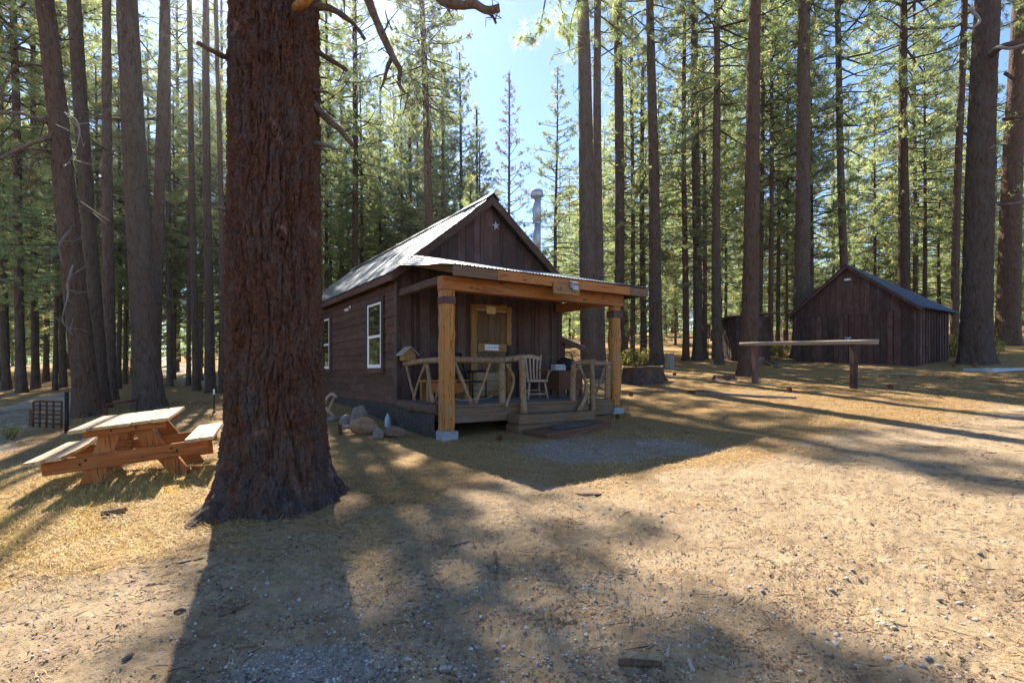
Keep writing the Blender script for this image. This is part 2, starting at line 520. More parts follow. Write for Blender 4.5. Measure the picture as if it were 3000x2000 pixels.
def mk_bigbark():
    m = bark('old_pine_bark', (0.020, 0.010, 0.008), (0.140, 0.060, 0.034), (0.140, 0.100, 0.086), 2.6, 1.0, 0.55)
    nt = m.node_tree; t = NT(nt); b = nt.nodes['Principled BSDF']
    col = b.inputs['Base Color'].links[0].from_socket
    tc = t.n('TexCoord'); sep = t.n('SeparateXYZ'); t.l(tc.outputs['Object'], sep.inputs[0])
    n1 = noise(t, coords(t, (1, 1, .7), False), 2.3, 6, .7, .6)
    n2 = noise(t, coords(t, (1, 1, .5), False), 7.0, 6, .7)
    low = t.rng(sep.outputs[2], 0.1, 1.5, 0.22, -0.06)
    char = t.rng(t.math('ADD', n1, low), 0.56, 0.68, 0, .85)
    col = t.mix(char, col, t.mix(t.rng(n2, .35, .7, 0, 1), (0.028, 0.025, 0.025), (0.130, 0.112, 0.106)))
    n3 = noise(t, coords(t, (1, 1, .6), False), 3.1, 5, .6, .3)
    n4 = noise(t, coords(t, (1, 1, .4), False), 1.4, 4, .6)
    col = t.mix(t.rng(n3, .64, .70, 0, .7), col, (0.29, 0.185, 0.15))
    col = t.mix(t.rng(n4, .54, .68, 0, .5), col, (0.180, 0.076, 0.034))
    n5 = noise(t, coords(t, (1, 1, .6), False), 55.0, 4, .7)
    col = t.mix(t.rng(n5, .60, .72, 0, .5), col, (0.26, 0.20, 0.175))
    col = t.mix(t.rng(n5, .42, .30, 0, .6), col, (0.022, 0.015, 0.013))
    t.l(col, b.inputs['Base Color'])
    return m
M['bark_big'] = mk_bigbark()
M['bark_grey'] = bark('grey_brown_pine_bark', (0.034, 0.023, 0.018), (0.108, 0.070, 0.051), (0.125, 0.101, 0.088), 1.9, 1.0, 0.28)
M['bark_red'] = bark('red_brown_pine_bark', (0.034, 0.020, 0.014), (0.128, 0.070, 0.045), (0.120, 0.090, 0.074), 1.9, 1.0, 0.28)
M['twig'] = plain('twig_bark', (0.075, 0.052, 0.040), 0.9, var=0.3, sc=10, bump=0)
M['needle'] = needles('green_needles', (0.094, 0.142, 0.062), (0.285, 0.296, 0.122), (0.32, 0.22, 0.085), 0.6)
M['needle_brown'] = needles('browned_needles', (0.12, 0.11, 0.045), (0.27, 0.135, 0.055), (0.26, 0.11, 0.04), 0.4)
M['bush'] = needles('bush_leaves', (0.10, 0.125, 0.02), (0.26, 0.24, 0.04), (0.34, 0.23, 0.05))
M['white'] = plain('white_vinyl', (0.78, 0.78, 0.76), 0.45, var=0.04, bump=0)
M['concrete'] = plain('pale_concrete', (0.25, 0.265, 0.28), 0.9, var=0.3, sc=12, bump=0.5)
M['darkstone'] = plain('dark_rough_footing', (0.034, 0.029, 0.026), 0.95, var=0.5, sc=14, bump=0.9, c2=(0.085, 0.073, 0.065))
M['black'] = plain('black_fabric', (0.015, 0.015, 0.018), 0.8, var=0.3, bump=0.1)
M['iron'] = plain('black_iron', (0.02, 0.02, 0.022), 0.5, 0.6, bump=0.05)
M['rust'] = plain('rusty_steel', (0.11, 0.045, 0.022), 0.8, 0.3, var=0.4, sc=20)
M['galv'] = plain('galvanised_pipe', (0.42, 0.44, 0.46), 0.5, 0.8, var=0.10, sc=5, bump=0.05)
M['greypaint'] = plain('grey_lamp_body', (0.40, 0.44, 0.50), 0.4, 0.2, var=0.05, bump=0)
M['lens'] = plain('lamp_lens', (0.70, 0.76, 0.85), 0.2, 0.0, var=0.03, bump=0, spec=0.5)
M['signwhite'] = plain('white_sign', (0.70, 0.70, 0.74), 0.6, var=0.05, bump=0)
M['ink'] = plain('grey_black_ink', (0.05, 0.05, 0.06), 0.7, var=0.1, bump=0)
M['cream'] = plain('cream_plaque', (0.62, 0.50, 0.28), 0.7, var=0.1, bump=0.05)
M['starm'] = plain('weathered_tin', (0.55, 0.55, 0.56), 0.5, 0.4, var=0.2, bump=0.05)
M['stone_or'] = plain('orange_sandstone', (0.28, 0.145, 0.075), 0.9, var=0.35, sc=5, bump=0.7, c2=(0.34, 0.23, 0.155))
M['stone_gr'] = plain('grey_boulder', (0.175, 0.150, 0.13), 0.9, var=0.35, sc=6, bump=0.7)
M['stone_red'] = plain('red_boulder', (0.21, 0.105, 0.072), 0.9, var=0.4, sc=5, bump=0.7, c2=(0.26, 0.18, 0.14))
M['pebble'] = plain('grey_pebble', (0.30, 0.27, 0.24), 0.8, var=0.45, sc=3, bump=0.35, c2=(0.50, 0.46, 0.40), bsc=60)
M['pebble_d'] = plain('dark_pebble', (0.17, 0.155, 0.145), 0.8, var=0.4, sc=3, bump=0.35, c2=(0.29, 0.26, 0.235), bsc=60)
M['cone'] = plain('pine_cone_scales', (0.20, 0.085, 0.030), 0.8, var=0.4, sc=40, bump=0)
M['redwood'] = wood('red_stained_platform', (0.075, 0.032, 0.020), (0.155, 0.075, 0.048), 'x', 0.8, 0.3, 0.15)
M['mat'] = plain('patterned_door_mat', (0.085, 0.075, 0.072), 0.95, var=0.6, sc=24, bump=0.5, c2=(0.19, 0.165, 0.155), spec=0.1)
M['mat_rim'] = plain('black_rubber_rim', (0.02, 0.022, 0.028), 0.7, bump=0.1)
M['plastic'] = plain('white_plastic', (0.60, 0.62, 0.63), 0.5, var=0.08, bump=0)
M['bluegrey'] = plain('bluish_slab', (0.38, 0.44, 0.50), 0.7, var=0.12, sc=3, bump=0.15)
M['padlock'] = plain('brass_lock', (0.50, 0.52, 0.55), 0.4, 0.7, bump=0)
M['paint_streak'] = plain('pale_streaks', (0.45, 0.42, 0.38), 0.8, var=0.2, bump=0)

def mk_roof(name, base, rough):
    m, nt, b = newmat(name); t = NT(nt)
    v = coords(t, (1.2, 1.2, 1.2))
    g = noise(t, v, 1.5, 6, 0.65)
    g2 = noise(t, coords(t, (30, 30, 30)), 1.0, 3, 0.6)
    t.l(t.ramp(g, [(0.3, tuple(k * 0.75 for k in base)), (0.7, base)]), b.inputs['Base Color'])
    t.l(t.rng(g2, 0.3, 0.7, rough - 0.08, rough + 0.10), b.inputs['Roughness'])
    b.inputs['Metallic'].default_value = 0.85
    bp = t.n('Bump', i_Strength=0.12, i_Distance=0.03); t.l(g, bp.inputs['Height']); t.l(bp.outputs[0], b.inputs['Normal'])
    return m
M['roof'] = mk_roof('corrugated_galvanised_iron', (0.17, 0.19, 0.22), 0.36)
M['roof_dk'] = mk_roof('weathered_brown_corrugated_iron', (0.17, 0.13, 0.13), 0.55)

def mk_glass():
    m, nt, b = newmat('window_glass')
    b.inputs['Base Color'].default_value = (0.012, 0.014, 0.016, 1)
    b.inputs['Roughness'].default_value = 0.03
    b.inputs['Specular IOR Level'].default_value = 0.9
    b.inputs['Coat Weight'].default_value = 0.5
    return m
M['glass'] = mk_glass()

def mk_ground():
    m, nt, b = newmat('forest_ground'); t = NT(nt)
    at_ = t.n('Attribute', attribute_name='gmask')
    sep = t.n('SeparateColor'); t.l(at_.outputs['Color'], sep.inputs[0])
    straw, gravel, pale = sep.outputs[0], sep.outputs[1], sep.outputs[2]
    tc = t.n('TexCoord'); P = tc.outputs['Object']
    def ns(scale, d=6, r=0.6, dist=0.0):
        nd = t.n('TexNoise', i_Scale=scale, i_Detail=d, i_Roughness=r, i_Distortion=dist); t.l(P, nd.inputs['Vector']); return nd.outputs['Fac']
    n_big, n_mid, n_fine, n_grit = ns(0.6), ns(3.0), ns(16.0, 6, 0.7), ns(75.0, 4, 0.7)
    dirt = t.ramp(n_mid, [(0.3, (0.265, 0.190, 0.112)), (0.55, (0.37, 0.277, 0.170)), (0.75, (0.44, 0.338, 0.215))])
    dirt = t.mix(t.rng(n_fine, 0.40, 0.70, 0, 0.55), dirt, (0.185, 0.125, 0.080))
    # pine needle litter: streaky
    mp = t.n('Mapping'); mp.inputs['Scale'].default_value = (30, 9, 12); mp.inputs['Rotation'].default_value = (0, 0, 0.5); t.l(P, mp.inputs[0])
    s1 = t.n('TexNoise', i_Scale=2.0, i_Detail=6, i_Roughness=0.75, i_Distortion=1.5); t.l(mp.outputs[0], s1.inputs['Vector'])
    litter = t.ramp(s1.outputs['Fac'], [(0.25, (0.105, 0.062, 0.028)), (0.45, (0.245, 0.150, 0.062)), (0.62, (0.375, 0.245, 0.105)), (0.8, (0.48, 0.34, 0.16))])
    litter = t.mix(t.rng(n_big, 0.40, 0.65, 0, 0.5), litter, (0.30, 0.19, 0.085))
    ga = t.n('Attribute', attribute_name='gold')
    litter = t.mix(t.math('MULTIPLY', ga.outputs['Fac'], .75), litter, t.ramp(s1.outputs['Fac'], [(0.25, (0.20, 0.115, 0.030)), (0.5, (0.44, 0.28, 0.075)), (0.75, (0.62, 0.44, 0.14))]))
    grav = t.ramp(n_grit, [(0.3, (0.15, 0.14, 0.13)), (0.5, (0.29, 0.28, 0.26)), (0.72, (0.43, 0.415, 0.39))])
    sf = t.math('ADD', straw, t.math('MULTIPLY', t.math('SUBTRACT', n_mid, 0.5), 0.9), True)
    sf = t.rng(sf, 0.30, 0.62, 0, 1)
    col = t.mix(sf, dirt, litter)
    col = t.mix(t.rng(pale, 0.2, 0.8, 0, 1), col, t.mix(t.rng(n_fine, 0.3, 0.7, 0, 1), (0.42, 0.34, 0.25), (0.33, 0.26, 0.185)))
    gf = t.math('ADD', gravel, t.math('MULTIPLY', t.math('SUBTRACT', n_fine, 0.5), 0.8), True)
    col = t.mix(t.rng(gf, 0.3, 0.9, 0, 0.62), col, grav)
    col = t.mix(t.rng(n_grit, 0.62, 0.80, 0, 0.35), col, (0.12, 0.085, 0.055))
    t.l(col, b.inputs['Base Color'])
    b.inputs['Roughness'].default_value = 0.95
    b.inputs['Specular IOR Level'].default_value = 0.08
    h = t.math('ADD', t.math('MULTIPLY', n_fine, 0.6), t.math('ADD', t.math('MULTIPLY', n_grit, 0.35), t.math('MULTIPLY', s1.outputs['Fac'], 0.4)))
    bp = t.n('Bump', i_Strength=1.0, i_Distance=0.03); t.l(h, bp.inputs['Height']); t.l(bp.outputs[0], b.inputs['Normal'])
    return m
M['ground'] = mk_ground()

def mk_straw(name, c1, c2):
    m, nt, b = newmat(name); t = NT(nt)
    at_ = t.n('Attribute', attribute_name='tint')
    t.l(t.ramp(at_.outputs['Fac'], [(0, c1), (1, c2)]), b.inputs['Base Color'])
    b.inputs['Roughness'].default_value = 0.7
    b.inputs['Specular IOR Level'].default_value = 0.2
    return m
M['straw'] = mk_straw('fallen_pine_needles', (0.20, 0.105, 0.040), (0.60, 0.42, 0.19))
M['grass'] = mk_straw('dry_golden_grass', (0.46, 0.29, 0.070), (0.74, 0.54, 0.17))
M['crumb'] = mk_straw('bark_and_dirt_crumbs', (0.055, 0.032, 0.020), (0.22, 0.14, 0.085))
M['gravel'] = mk_straw('crushed_gravel', (0.17, 0.16, 0.15), (0.56, 0.53, 0.49))

# ------------------------------------------------------------------ the ground
def pathdist(x, y, pts):
    d = np.full(np.shape(x), 1e9)
    for (ax, ay), (bx, by) in zip(pts[:-1], pts[1:]):
        vx, vy = bx - ax, by - ay
        t = np.clip(((x - ax) * vx + (y - ay) * vy) / (vx * vx + vy * vy), 0, 1)
        d = np.minimum(d, np.hypot(x - ax - t * vx, y - ay - t * vy))
    return d

ROAD_A = [(ground(*p)[0], ground(*p)[1]) for p in ((-260, 1330), (0, 1240), (130, 1185), (240, 1150))]
ROAD_B = [(ground(*p)[0], ground(*p)[1]) for p in ((760, 1122), (640, 1118), (560, 1098), (480, 1062), (380, 1050))]
DRIVE = [(1.6, 1.0), (2.6, 3.6), (4.6, 5.6), (8.5, 7.9), (16, 10.5), (30, 14)]

def masks(x, y):
    n = fbm(x * 0.9, y * 0.9, seed=61, oct=3) - 0.5
    dr = pathdist(x, y, DRIVE)
    path = 1 - sstep(1.3, 3.0, dr + 2.4 * n)
    left = 1 - sstep(0.75, 1.5, np.hypot((x + 1.9) / 1.6, (y - 2.9) / 1.25) + 1.1 * n)
    mid = 0.55 * (1 - sstep(0.6, 1.5, np.hypot((x + 0.2) / 1.8, (y - 4.6) / 1.6) + 1.0 * n))
    bare = np.clip(np.maximum(np.maximum(path, left), mid), 0, 1)
    yard = 1 - sstep(0.5, 1.3, np.hypot((x - 1.6) / 5.2, (y - 5.6) / 3.4) + .8 * n)
    straw = np.clip(0.85 - 0.8 * bare - .30 * yard, 0.03, 1)
    g1_ = 1 - sstep(0.55, 1.15, np.hypot((x - 1.75) / 2.0, (y - 8.6) / 1.15) + 0.7 * n)
    g2_ = 1 - sstep(0.5, 1.2, np.hypot((x + 1.05) / 0.60, (y - 2.7) / 0.40) + 0.9 * n)
    g3_ = 0.3 * (1 - sstep(0.5, 1.2, np.hypot((x + 0.1) / 1.6, (y - 3.4) / 0.9) + 1.0 * n))
    grav = np.clip(np.maximum(np.maximum(g1_, g2_), g3_), 0, 1)
    ra = 1 - sstep(0.9, 1.7, pathdist(x, y, ROAD_A) + 1.2 * n)
    rb = 1 - sstep(0.9, 1.9, pathdist(x, y, ROAD_B) + 1.2 * n)
    pale = np.maximum(ra, rb) * sstep(9, 12, np.hypot(x, y))
    return straw, grav, np.clip(pale, 0, 1)

def gold(x, y):
    return np.clip(1.25 - np.hypot((x + 5.2) / 4.2, (y - 5.8) / 3.0), 0, 1) * sstep(-2.1, -3.4, x)

def build_ground():
    fine = np.radians(np.linspace(-58, 58, 560))
    rest = np.radians(np.linspace(58, 302, 72)[1:-1])
    th = np.concatenate([fine, rest])
    r = np.concatenate([[0.02, 0.5, 1.0, 1.5], np.exp(np.linspace(math.log(1.9), math.log(40), 410)), np.exp(np.linspace(math.log(42), math.log(300), 30))])
    T, R = np.meshgrid(th, r)
    X = R * np.sin(T); Y = R * np.cos(T)
    Z = gfull(X, Y)
    s, g, p = masks(X, Y)
    V = np.stack([X, Y, Z], -1).reshape(-1, 3)
    nr, nt_ = X.shape
    i, j = np.meshgrid(np.arange(nr - 1), np.arange(nt_), indexing='ij')
    j2 = (j + 1) % nt_
    F = np.stack([i * nt_ + j, (i + 1) * nt_ + j, (i + 1) * nt_ + j2, i * nt_ + j2], -1).reshape(-1, 4)[:, ::-1]
    c = np.stack([s, g, p, np.ones_like(s)], -1).reshape(-1, 4)
    gd = gold(X, Y).reshape(-1)
    me = fastmesh('ground', V, np.ascontiguousarray(F), M['ground'], smooth=True, cattr={'gmask': c}, attr={'gold': gd})
    put('ground', me, kind='structure', label='sloping forest floor of dirt and fallen pine needles')
build_ground()

# ------------------------------------------------------------------ pines
def crown_mesh(name, H, hb, R, nb, seed, nn=14, nlen=0.20, nwid=0.014, dead=14, sides=3, tuft_step=0.16, shape=0.3,
               up0=-0.25, up1=0.7, mat='needle', tw_n=5.0, keep=1.0, base_r=0.25):
    rg = np.random.default_rng(seed)
    S0, S1, Ra, Rb = [], [], [], []
    C, A = [], []
    def seg(a, b, ra, rb):
        S0.append(a); S1.append(b); Ra.append(ra); Rb.append(rb)
    ang = rg.uniform(0, 6.28)
    for k in range(nb + dead):
        isdead = k >= nb
        if isdead:
            h = rg.uniform(min(2.0, hb * .5), hb); f = 0
        else:
            f = (k + rg.uniform(0, 1)) / nb; h = hb + (H - hb) * f
        ang += 2.399 + rg.normal(0, 0.5)
        prof = (0.55 + 0.45 * min(1, f / shape)) if f < shape else max(0.10, 1 - ((f - shape) / (1 - shape)) ** 1.25)
        L = R * prof * rg.uniform(0.55, 1.2)
        if isdead: L = rg.uniform(0.4, 0.5 * R)
        el = up0 + (up1 - up0) * f + rg.normal(0, 0.16)
        d = np.array([math.cos(ang) * math.cos(el), math.sin(ang) * math.cos(el), math.sin(el)])
        p = np.array([0, 0, h]); rb = (0.012 + 0.013 * L) * (0.6 if isdead else 1)
        nseg = 5; path = [p]
        side = np.cross(d, [0, 0, 1]); side /= np.linalg.norm(side) + 1e-9
        bend = rg.normal(0, 0.10)
        for s in range(nseg):
            d = d + np.array([0, 0, 0.07 if s > 1 else -0.06]) + side * bend + rg.normal(0, 0.07, 3)
            d /= np.linalg.norm(d)
            q = path[-1] + d * L / nseg
            seg(path[-1], q, rb * (1 - s / nseg) + .006, rb * (1 - (s + 1) / nseg) + .006)
            path.append(q)
        if isdead:
            for s in range(int(rg.integers(0, 4))):
                a = path[int(rg.integers(2, 6))]
                seg(a, a + rg.normal(0, 0.25, 3), .008, .004)
            continue
        ntw = int(L * tw_n * .72) + 2
        for t in range(ntw):
            u = rg.uniform(0.28, 1.0) if t else 1.0
            x = u * nseg; i0 = min(int(x), nseg - 1)
            a = path[i0] + (path[i0 + 1] - path[i0]) * (x - i0)
            bd = path[i0 + 1] - path[i0]; bd /= np.linalg.norm(bd) + 1e-9
            sg = 1 if rg.random() < .5 else -1
            td = bd * rg.uniform(0.3, 1.0) + side * sg * rg.uniform(0.2, 1.0) + np.array([0, 0, rg.normal(0.08, 0.28)])
            td /= np.linalg.norm(td)
            tl = min(1.1, (0.22 + 0.30 * L * (1.15 - u)) * rg.uniform(0.5, 1.1))
            b = a + td * tl
            seg(a, b, .011, .005)
            if rg.random() > keep: continue
            m = max(2, int(tl / tuft_step * 1.15))
            for q in range(m):
                w = 1 - q * tuft_step * .62 / tl * rg.uniform(0.6, 1.1)
                if w < 0.15: break
                C.append(a + td * tl * w + rg.normal(0, 0.045, 3)); A.append(td + np.array([0, 0, 0.35]) + rg.normal(0, 0.25, 3))
    S0, S1, Ra, Rb = map(np.array, (S0, S1, Ra, Rb))
    D = S1 - S0; D /= np.linalg.norm(D, axis=1)[:, None] + 1e-9
    ref = np.where(np.abs(D[:, 2:3]) < .9, np.array([[0, 0, 1.0]]), np.array([[1.0, 0, 0]]))
    P = np.cross(D, ref); P /= np.linalg.norm(P, axis=1)[:, None]
    Q = np.cross(D, P)
    th = np.arange(sides) * 2 * np.pi / sides
    ring = P[:, None] * np.cos(th)[None, :, None] + Q[:, None] * np.sin(th)[None, :, None]
    VB = np.concatenate([S0[:, None] + ring * Ra[:, None, None], S1[:, None] + ring * Rb[:, None, None]], 1)   # n, 2*sides, 3
    n = len(S0); base = (np.arange(n) * 2 * sides)[:, None]
    FB = []
    for s in range(sides):
        s2 = (s + 1) % sides
        FB.append(np.concatenate([base + s, base + s2, base + sides + s2], 1)); FB.append(np.concatenate([base + s, base + sides + s2, base + sides + s], 1))
    FB = np.concatenate(FB, 0)
    VB = VB.reshape(-1, 3)
    C = np.array(C); A = np.array(A); A /= np.linalg.norm(A, axis=1)[:, None]
    nt_ = len(C)
    rd = rg.normal(0, 1, (nt_, nn, 3)); rd /= np.linalg.norm(rd, axis=2)[..., None]
    d = A[:, None] * rg.uniform(0.1, 1.1, (nt_, nn, 1)) + rd * 0.9
    d /= np.linalg.norm(d, axis=2)[..., None]
    ln = nlen * rg.uniform(0.7, 1.15, (nt_, nn, 1)) * rg.uniform(0.75, 1.15, (nt_, 1, 1))
    pr = np.cross(d, rg.normal(0, 1, (nt_, nn, 3))); pr /= np.linalg.norm(pr, axis=2)[..., None] + 1e-9
    o = C[:, None] + d * 0.01
    wv = pr * nwid * rg.uniform(0.7, 1.2, (nt_, nn, 1))
    VN = np.stack([o - wv * .5 + d * ln * .12, o + wv * .5 + d * ln * .12, o + d * ln], 2).reshape(-1, 3)
    FN = np.arange(nt_ * nn * 3).reshape(-1, 3) + len(VB)
    tt = np.clip(rg.normal(0.40, 0.23, (nt_, 1)) + rg.normal(0, 0.10, (nt_, nn)) + (rg.random((nt_, 1)) < 0.035) * 0.6, 0, 1)
    tint = np.concatenate([np.zeros(len(VB)), np.repeat(tt.reshape(-1), 3)])
    V = np.concatenate([VB, VN]); F = np.concatenate([FB, FN])
    mi = np.concatenate([np.zeros(len(FB)), np.ones(len(FN))]).astype(np.int32)
    return fastmesh(name, V, F, [M['twig'], M[mat]], mi=mi, attr={'tint': tint})

CR = {}
def build_crowns():
    CR['tallA'] = (crown_mesh('crown_tall_a', 33, 13.5, 3.8, 90, 11, nn=18, dead=26, nwid=.022), 33)
    CR['tallB'] = (crown_mesh('crown_tall_b', 37, 18.5, 4.2, 85, 12, nn=18, dead=24, nwid=.020), 37)
    CR['midA'] = (crown_mesh('crown_mid_a', 25, 6.5, 3.3, 115, 13, nn=18, nwid=.023, dead=16, tuft_step=.17), 25)
    CR['midB'] = (crown_mesh('crown_mid_b', 23, 4.0, 2.9, 120, 14, nn=18, nwid=.023, dead=10, tuft_step=.17), 23)
    CR['midC'] = (crown_mesh('crown_mid_c', 27, 9.0, 3.4, 105, 15, nn=18, nwid=.023, dead=18, tuft_step=.17), 27)
    CR['youngA'] = (crown_mesh('crown_young_a', 14, 1.2, 2.6, 110, 16, nn=16, nwid=.025, dead=4, shape=.18, up0=-.1), 14)
    CR['youngB'] = (crown_mesh('crown_young_b', 10, 0.8, 2.2, 95, 17, nn=16, nwid=.025, dead=2, shape=.15, up0=0.0), 10)
    CR['farA'] = (crown_mesh('crown_far_a', 24, 3.6, 3.3, 105, 18, nn=13, nlen=.26, nwid=.033, dead=8, tuft_step=.20, tw_n=4.6), 24)
    CR['farB'] = (crown_mesh('crown_far_b', 21, 2.2, 3.0, 105, 19, nn=13, nlen=.26, nwid=.033, dead=6, tuft_step=.20, tw_n=4.6), 21)
    CR['farC'] = (crown_mesh('crown_far_c', 26, 6.5, 3.5, 95, 20, nn=13, nlen=.26, nwid=.033, dead=12, tuft_step=.20, tw_n=4.6), 26)
    CR['dense'] = (crown_mesh('crown_dense', 33, 16.5, 4.0, 170, 26, nn=16, dead=10, nwid=.048), 33)  # packed tight so its shadow falls solid on the ground
    CR['loft'] = (crown_mesh('crown_loft', 16, 5.0, 2.7, 100, 27, nn=16, dead=10, nwid=.026, shape=.25), 16)
    CR['tallN'] = (crown_mesh('crown_tall_c', 37, 18.5, 4.2, 80, 25, nn=14, dead=0, nwid=.020), 37)
    CR['brown'] = (crown_mesh('crown_browned', 21, 5.0, 2.0, 80, 22, nn=15, nlen=.19, nwid=.026, dead=10, mat='needle_brown', tuft_step=.20, keep=0.85, up0=0.0, up1=0.9), 21)
build_crowns()

def trunk_mesh(name, H, rb, rt, mat, nseg=20, nring=40, zfull=None, flare=0.45, fh=0.5, ridge=0.0, seed=0, sway=0.0, below=0.6, fq=9.0, lobes=None):
    """tapered trunk, rings packed below zfull"""
    zfull = zfull or H
    za = np.linspace(-below, zfull, nring); zb = np.linspace(zfull, H, 9)[1:]
    z = np.concatenate([za, zb])
    th = np.linspace(0, 2 * np.pi, nseg, endpoint=False)
    Z, T = np.meshgrid(z, th, indexing='ij')
    f = np.clip(Z / H, 0, 1)
    r0 = rb + (rt - rb) * f ** 0.85
    lob = 0.55 + 0.45 * np.cos(T * 3 + seed) * np.cos(T * 2 + seed * 2.3)
    if lobes is not None: lob = lobes(T)
    r = r0 * (1 + flare * lob * np.exp(-np.maximum(Z, -0.06) / fh))
    x = np.cos(T); y = np.sin(T)
    if ridge:
        q1 = fbm(x * r0 * fq + seed, y * r0 * fq, Z * fq * 0.24, seed=seed + 2, oct=2)
        q2 = fbm(x * r0 * fq * 2.2 + seed, y * r0 * fq * 2.2, Z * fq * 0.6, seed=seed + 9, oct=2)
        fur = np.minimum(np.abs(q1 - 0.5) * 9, 1.0)
        fur2 = np.minimum(np.abs(q2 - 0.5) * 8, 1.0)
        r = r + ridge * (fur - 0.7) + ridge * 0.45 * (fur2 - 0.6)
    sx = sway * np.sin(Z * 0.35 + seed); sy = sway * np.cos(Z * 0.28 + seed * 2)
    V = np.stack([x * r + sx - sway * math.sin(seed), y * r + sy - sway * math.cos(seed * 2), Z], -1).reshape(-1, 3)
    n = len(z)
    i, j = np.meshgrid(np.arange(n - 1), np.arange(nseg), indexing='ij'); j2 = (j + 1) % nseg
    F = np.stack([i * nseg + j, i * nseg + j2, (i + 1) * nseg + j2, (i + 1) * nseg + j], -1).reshape(-1, 4)
    return fastmesh(name, V, F, mat, smooth=True)

RNG = random.Random(7)
def pine(px, py, Y, w0, pxt, w1, crown, label, H=None, mat='bark_grey', group=None, ridge=0.014, hi=False, cs=1.0, name='pine_tree', rotz=None):
    """px,py: foot of the trunk in the frame; w0, w1: trunk widths near the foot and at the frame's top edge; pxt: where it meets the top edge"""
    if Y is None:
        base = ground(px, py)
    else:
        base = Vector(((px - CX) / FPX * Y, Y, 0)); base.z = g1(base.x, base.y)
    Yb = base.y
    ztop = EYE + HY / FPX * Yb
    lean = math.atan2((pxt - CX) / FPX * Yb - base.x, ztop - base.z)
    cm, ch = CR[crown]
    H = H or ch
    ca = math.cos(math.atan((px - CX) / FPX)); r0 = w0 / FPX * Yb / 2 * ca; r1 = w1 / FPX * Yb / 2 * ca
    zt = ztop - base.z
    # extend the taper to the tip
    rt = max(0.04, r0 + (r1 - r0) * (H / zt) ** 0.9)
    rb = r0 * 1.04
    root = empty(name, base, label, 'tree', group)
    root.rotation_euler = (RNG.uniform(-.008, .008), lean, 0)
    sd = int(px * 7 + py if py else px * 3) % 997
    seg, ring = (72, 200) if hi else (30, 90)
    tm = trunk_mesh('trunk', H, rb, rt, M[mat], seg, ring, min(H * .95, zt * 1.1), 0.55, 0.35 + 0.3 * r0, ridge * (1.6 if hi else 1), sd, 0.03, fq=9 if hi else 6)
    put('trunk', tm, root)
    c = put('crown', cm, root)
    c.rotation_euler = (0, 0, RNG.uniform(0, 6.28) if rotz is None else rotz)
    s = H / ch
    c.scale = (cs * s ** .5, cs * s ** .5, s)
    return root, base

LG, RG, BG = 'tall pines on the left behind the picnic table', 'tall pines on the right behind the hitching rail', 'pines rising behind the cabin roof'
# left
t2, b2 = pine(262, 1218, None, 78, 118, 56, 'tallB', 'leaning red-brown pine left of the picnic table with bleached dead branches', 38, 'bark_red', LG, hi=True)
pine(300, 1195, None, 46, 220, 42, 'tallB', 'darker pine trunk standing just behind the leaning red-brown pine', 37, 'bark_grey', LG)
pine(322, 1172, None, 40, 312, 26, 'tallB', 'slim pine between the leaning pine and the thick grey trunk', 38, 'bark_grey', LG)
pine(438, 1194, None, 84, 366, 63, 'tallB', 'thick grey-brown pine trunk directly behind the picnic table top', 38, 'bark_grey', LG, hi=True)
pine(452, 1180, None, 40, 470, 20, 'tallB', 'thin pine leaning right behind the thick grey trunk', 40, 'bark_grey', LG)
pine(366, 1125, None, 12, 362, 8, 'midC', 'thin pole-like pine seen between two thick trunks on the left', 23, 'bark_grey', LG, cs=.55)
pine(497, 1133, None, 18, 492, 7, 'tallB', 'slender pine right of the thick grey trunk by the far road', 38, 'bark_grey', LG)
pine(553, 1131, None, 14, 548, 6, 'tallB', 'narrow pine left of the paired trunks near the big foreground pine', 37, 'bark_grey', LG, cs=.5)
pine(575, 1144, None, 22, 556, 9, 'tallB', 'medium pine trunk second to the left of the metal stake', 39, 'bark_grey', LG)
pine(617, 1151, None, 28, 604, 10, 'tallB', 'dark straight pine trunk beside the metal stake with a pale tip', 40, 'bark_grey', LG, cs=.55)
pine(651, 1150, None, 16, 640, 6, 'tallB', 'slim dark pine nearest the left edge of the big foreground pine', 40, 'bark_grey', LG, cs=.5)
pine(64, 1150, None, 32, 40, 22, 'midC', 'dark pine trunk at the far left beyond the dirt road', 29, 'bark_grey', LG)
pine(18, 1142, None, 28, -10, 18, 'midC', 'pine trunk at the very left edge of the frame', 28, 'bark_grey', LG)
pine(104, 1138, None, 26, 92, 16, 'midA', 'pine trunk left of the rusty gate beyond the dirt road', 27, 'bark_grey', LG)
pine(186, 1135, None, 22, 168, 14, 'midC', 'pine trunk glimpsed left of the leaning red-brown pine', 27, 'bark_grey', LG)
pine(-120, 1200, None, 60, -180, 40, 'tallA', 'pine standing outside the left edge with boughs reaching in', 34, 'bark_grey', LG)
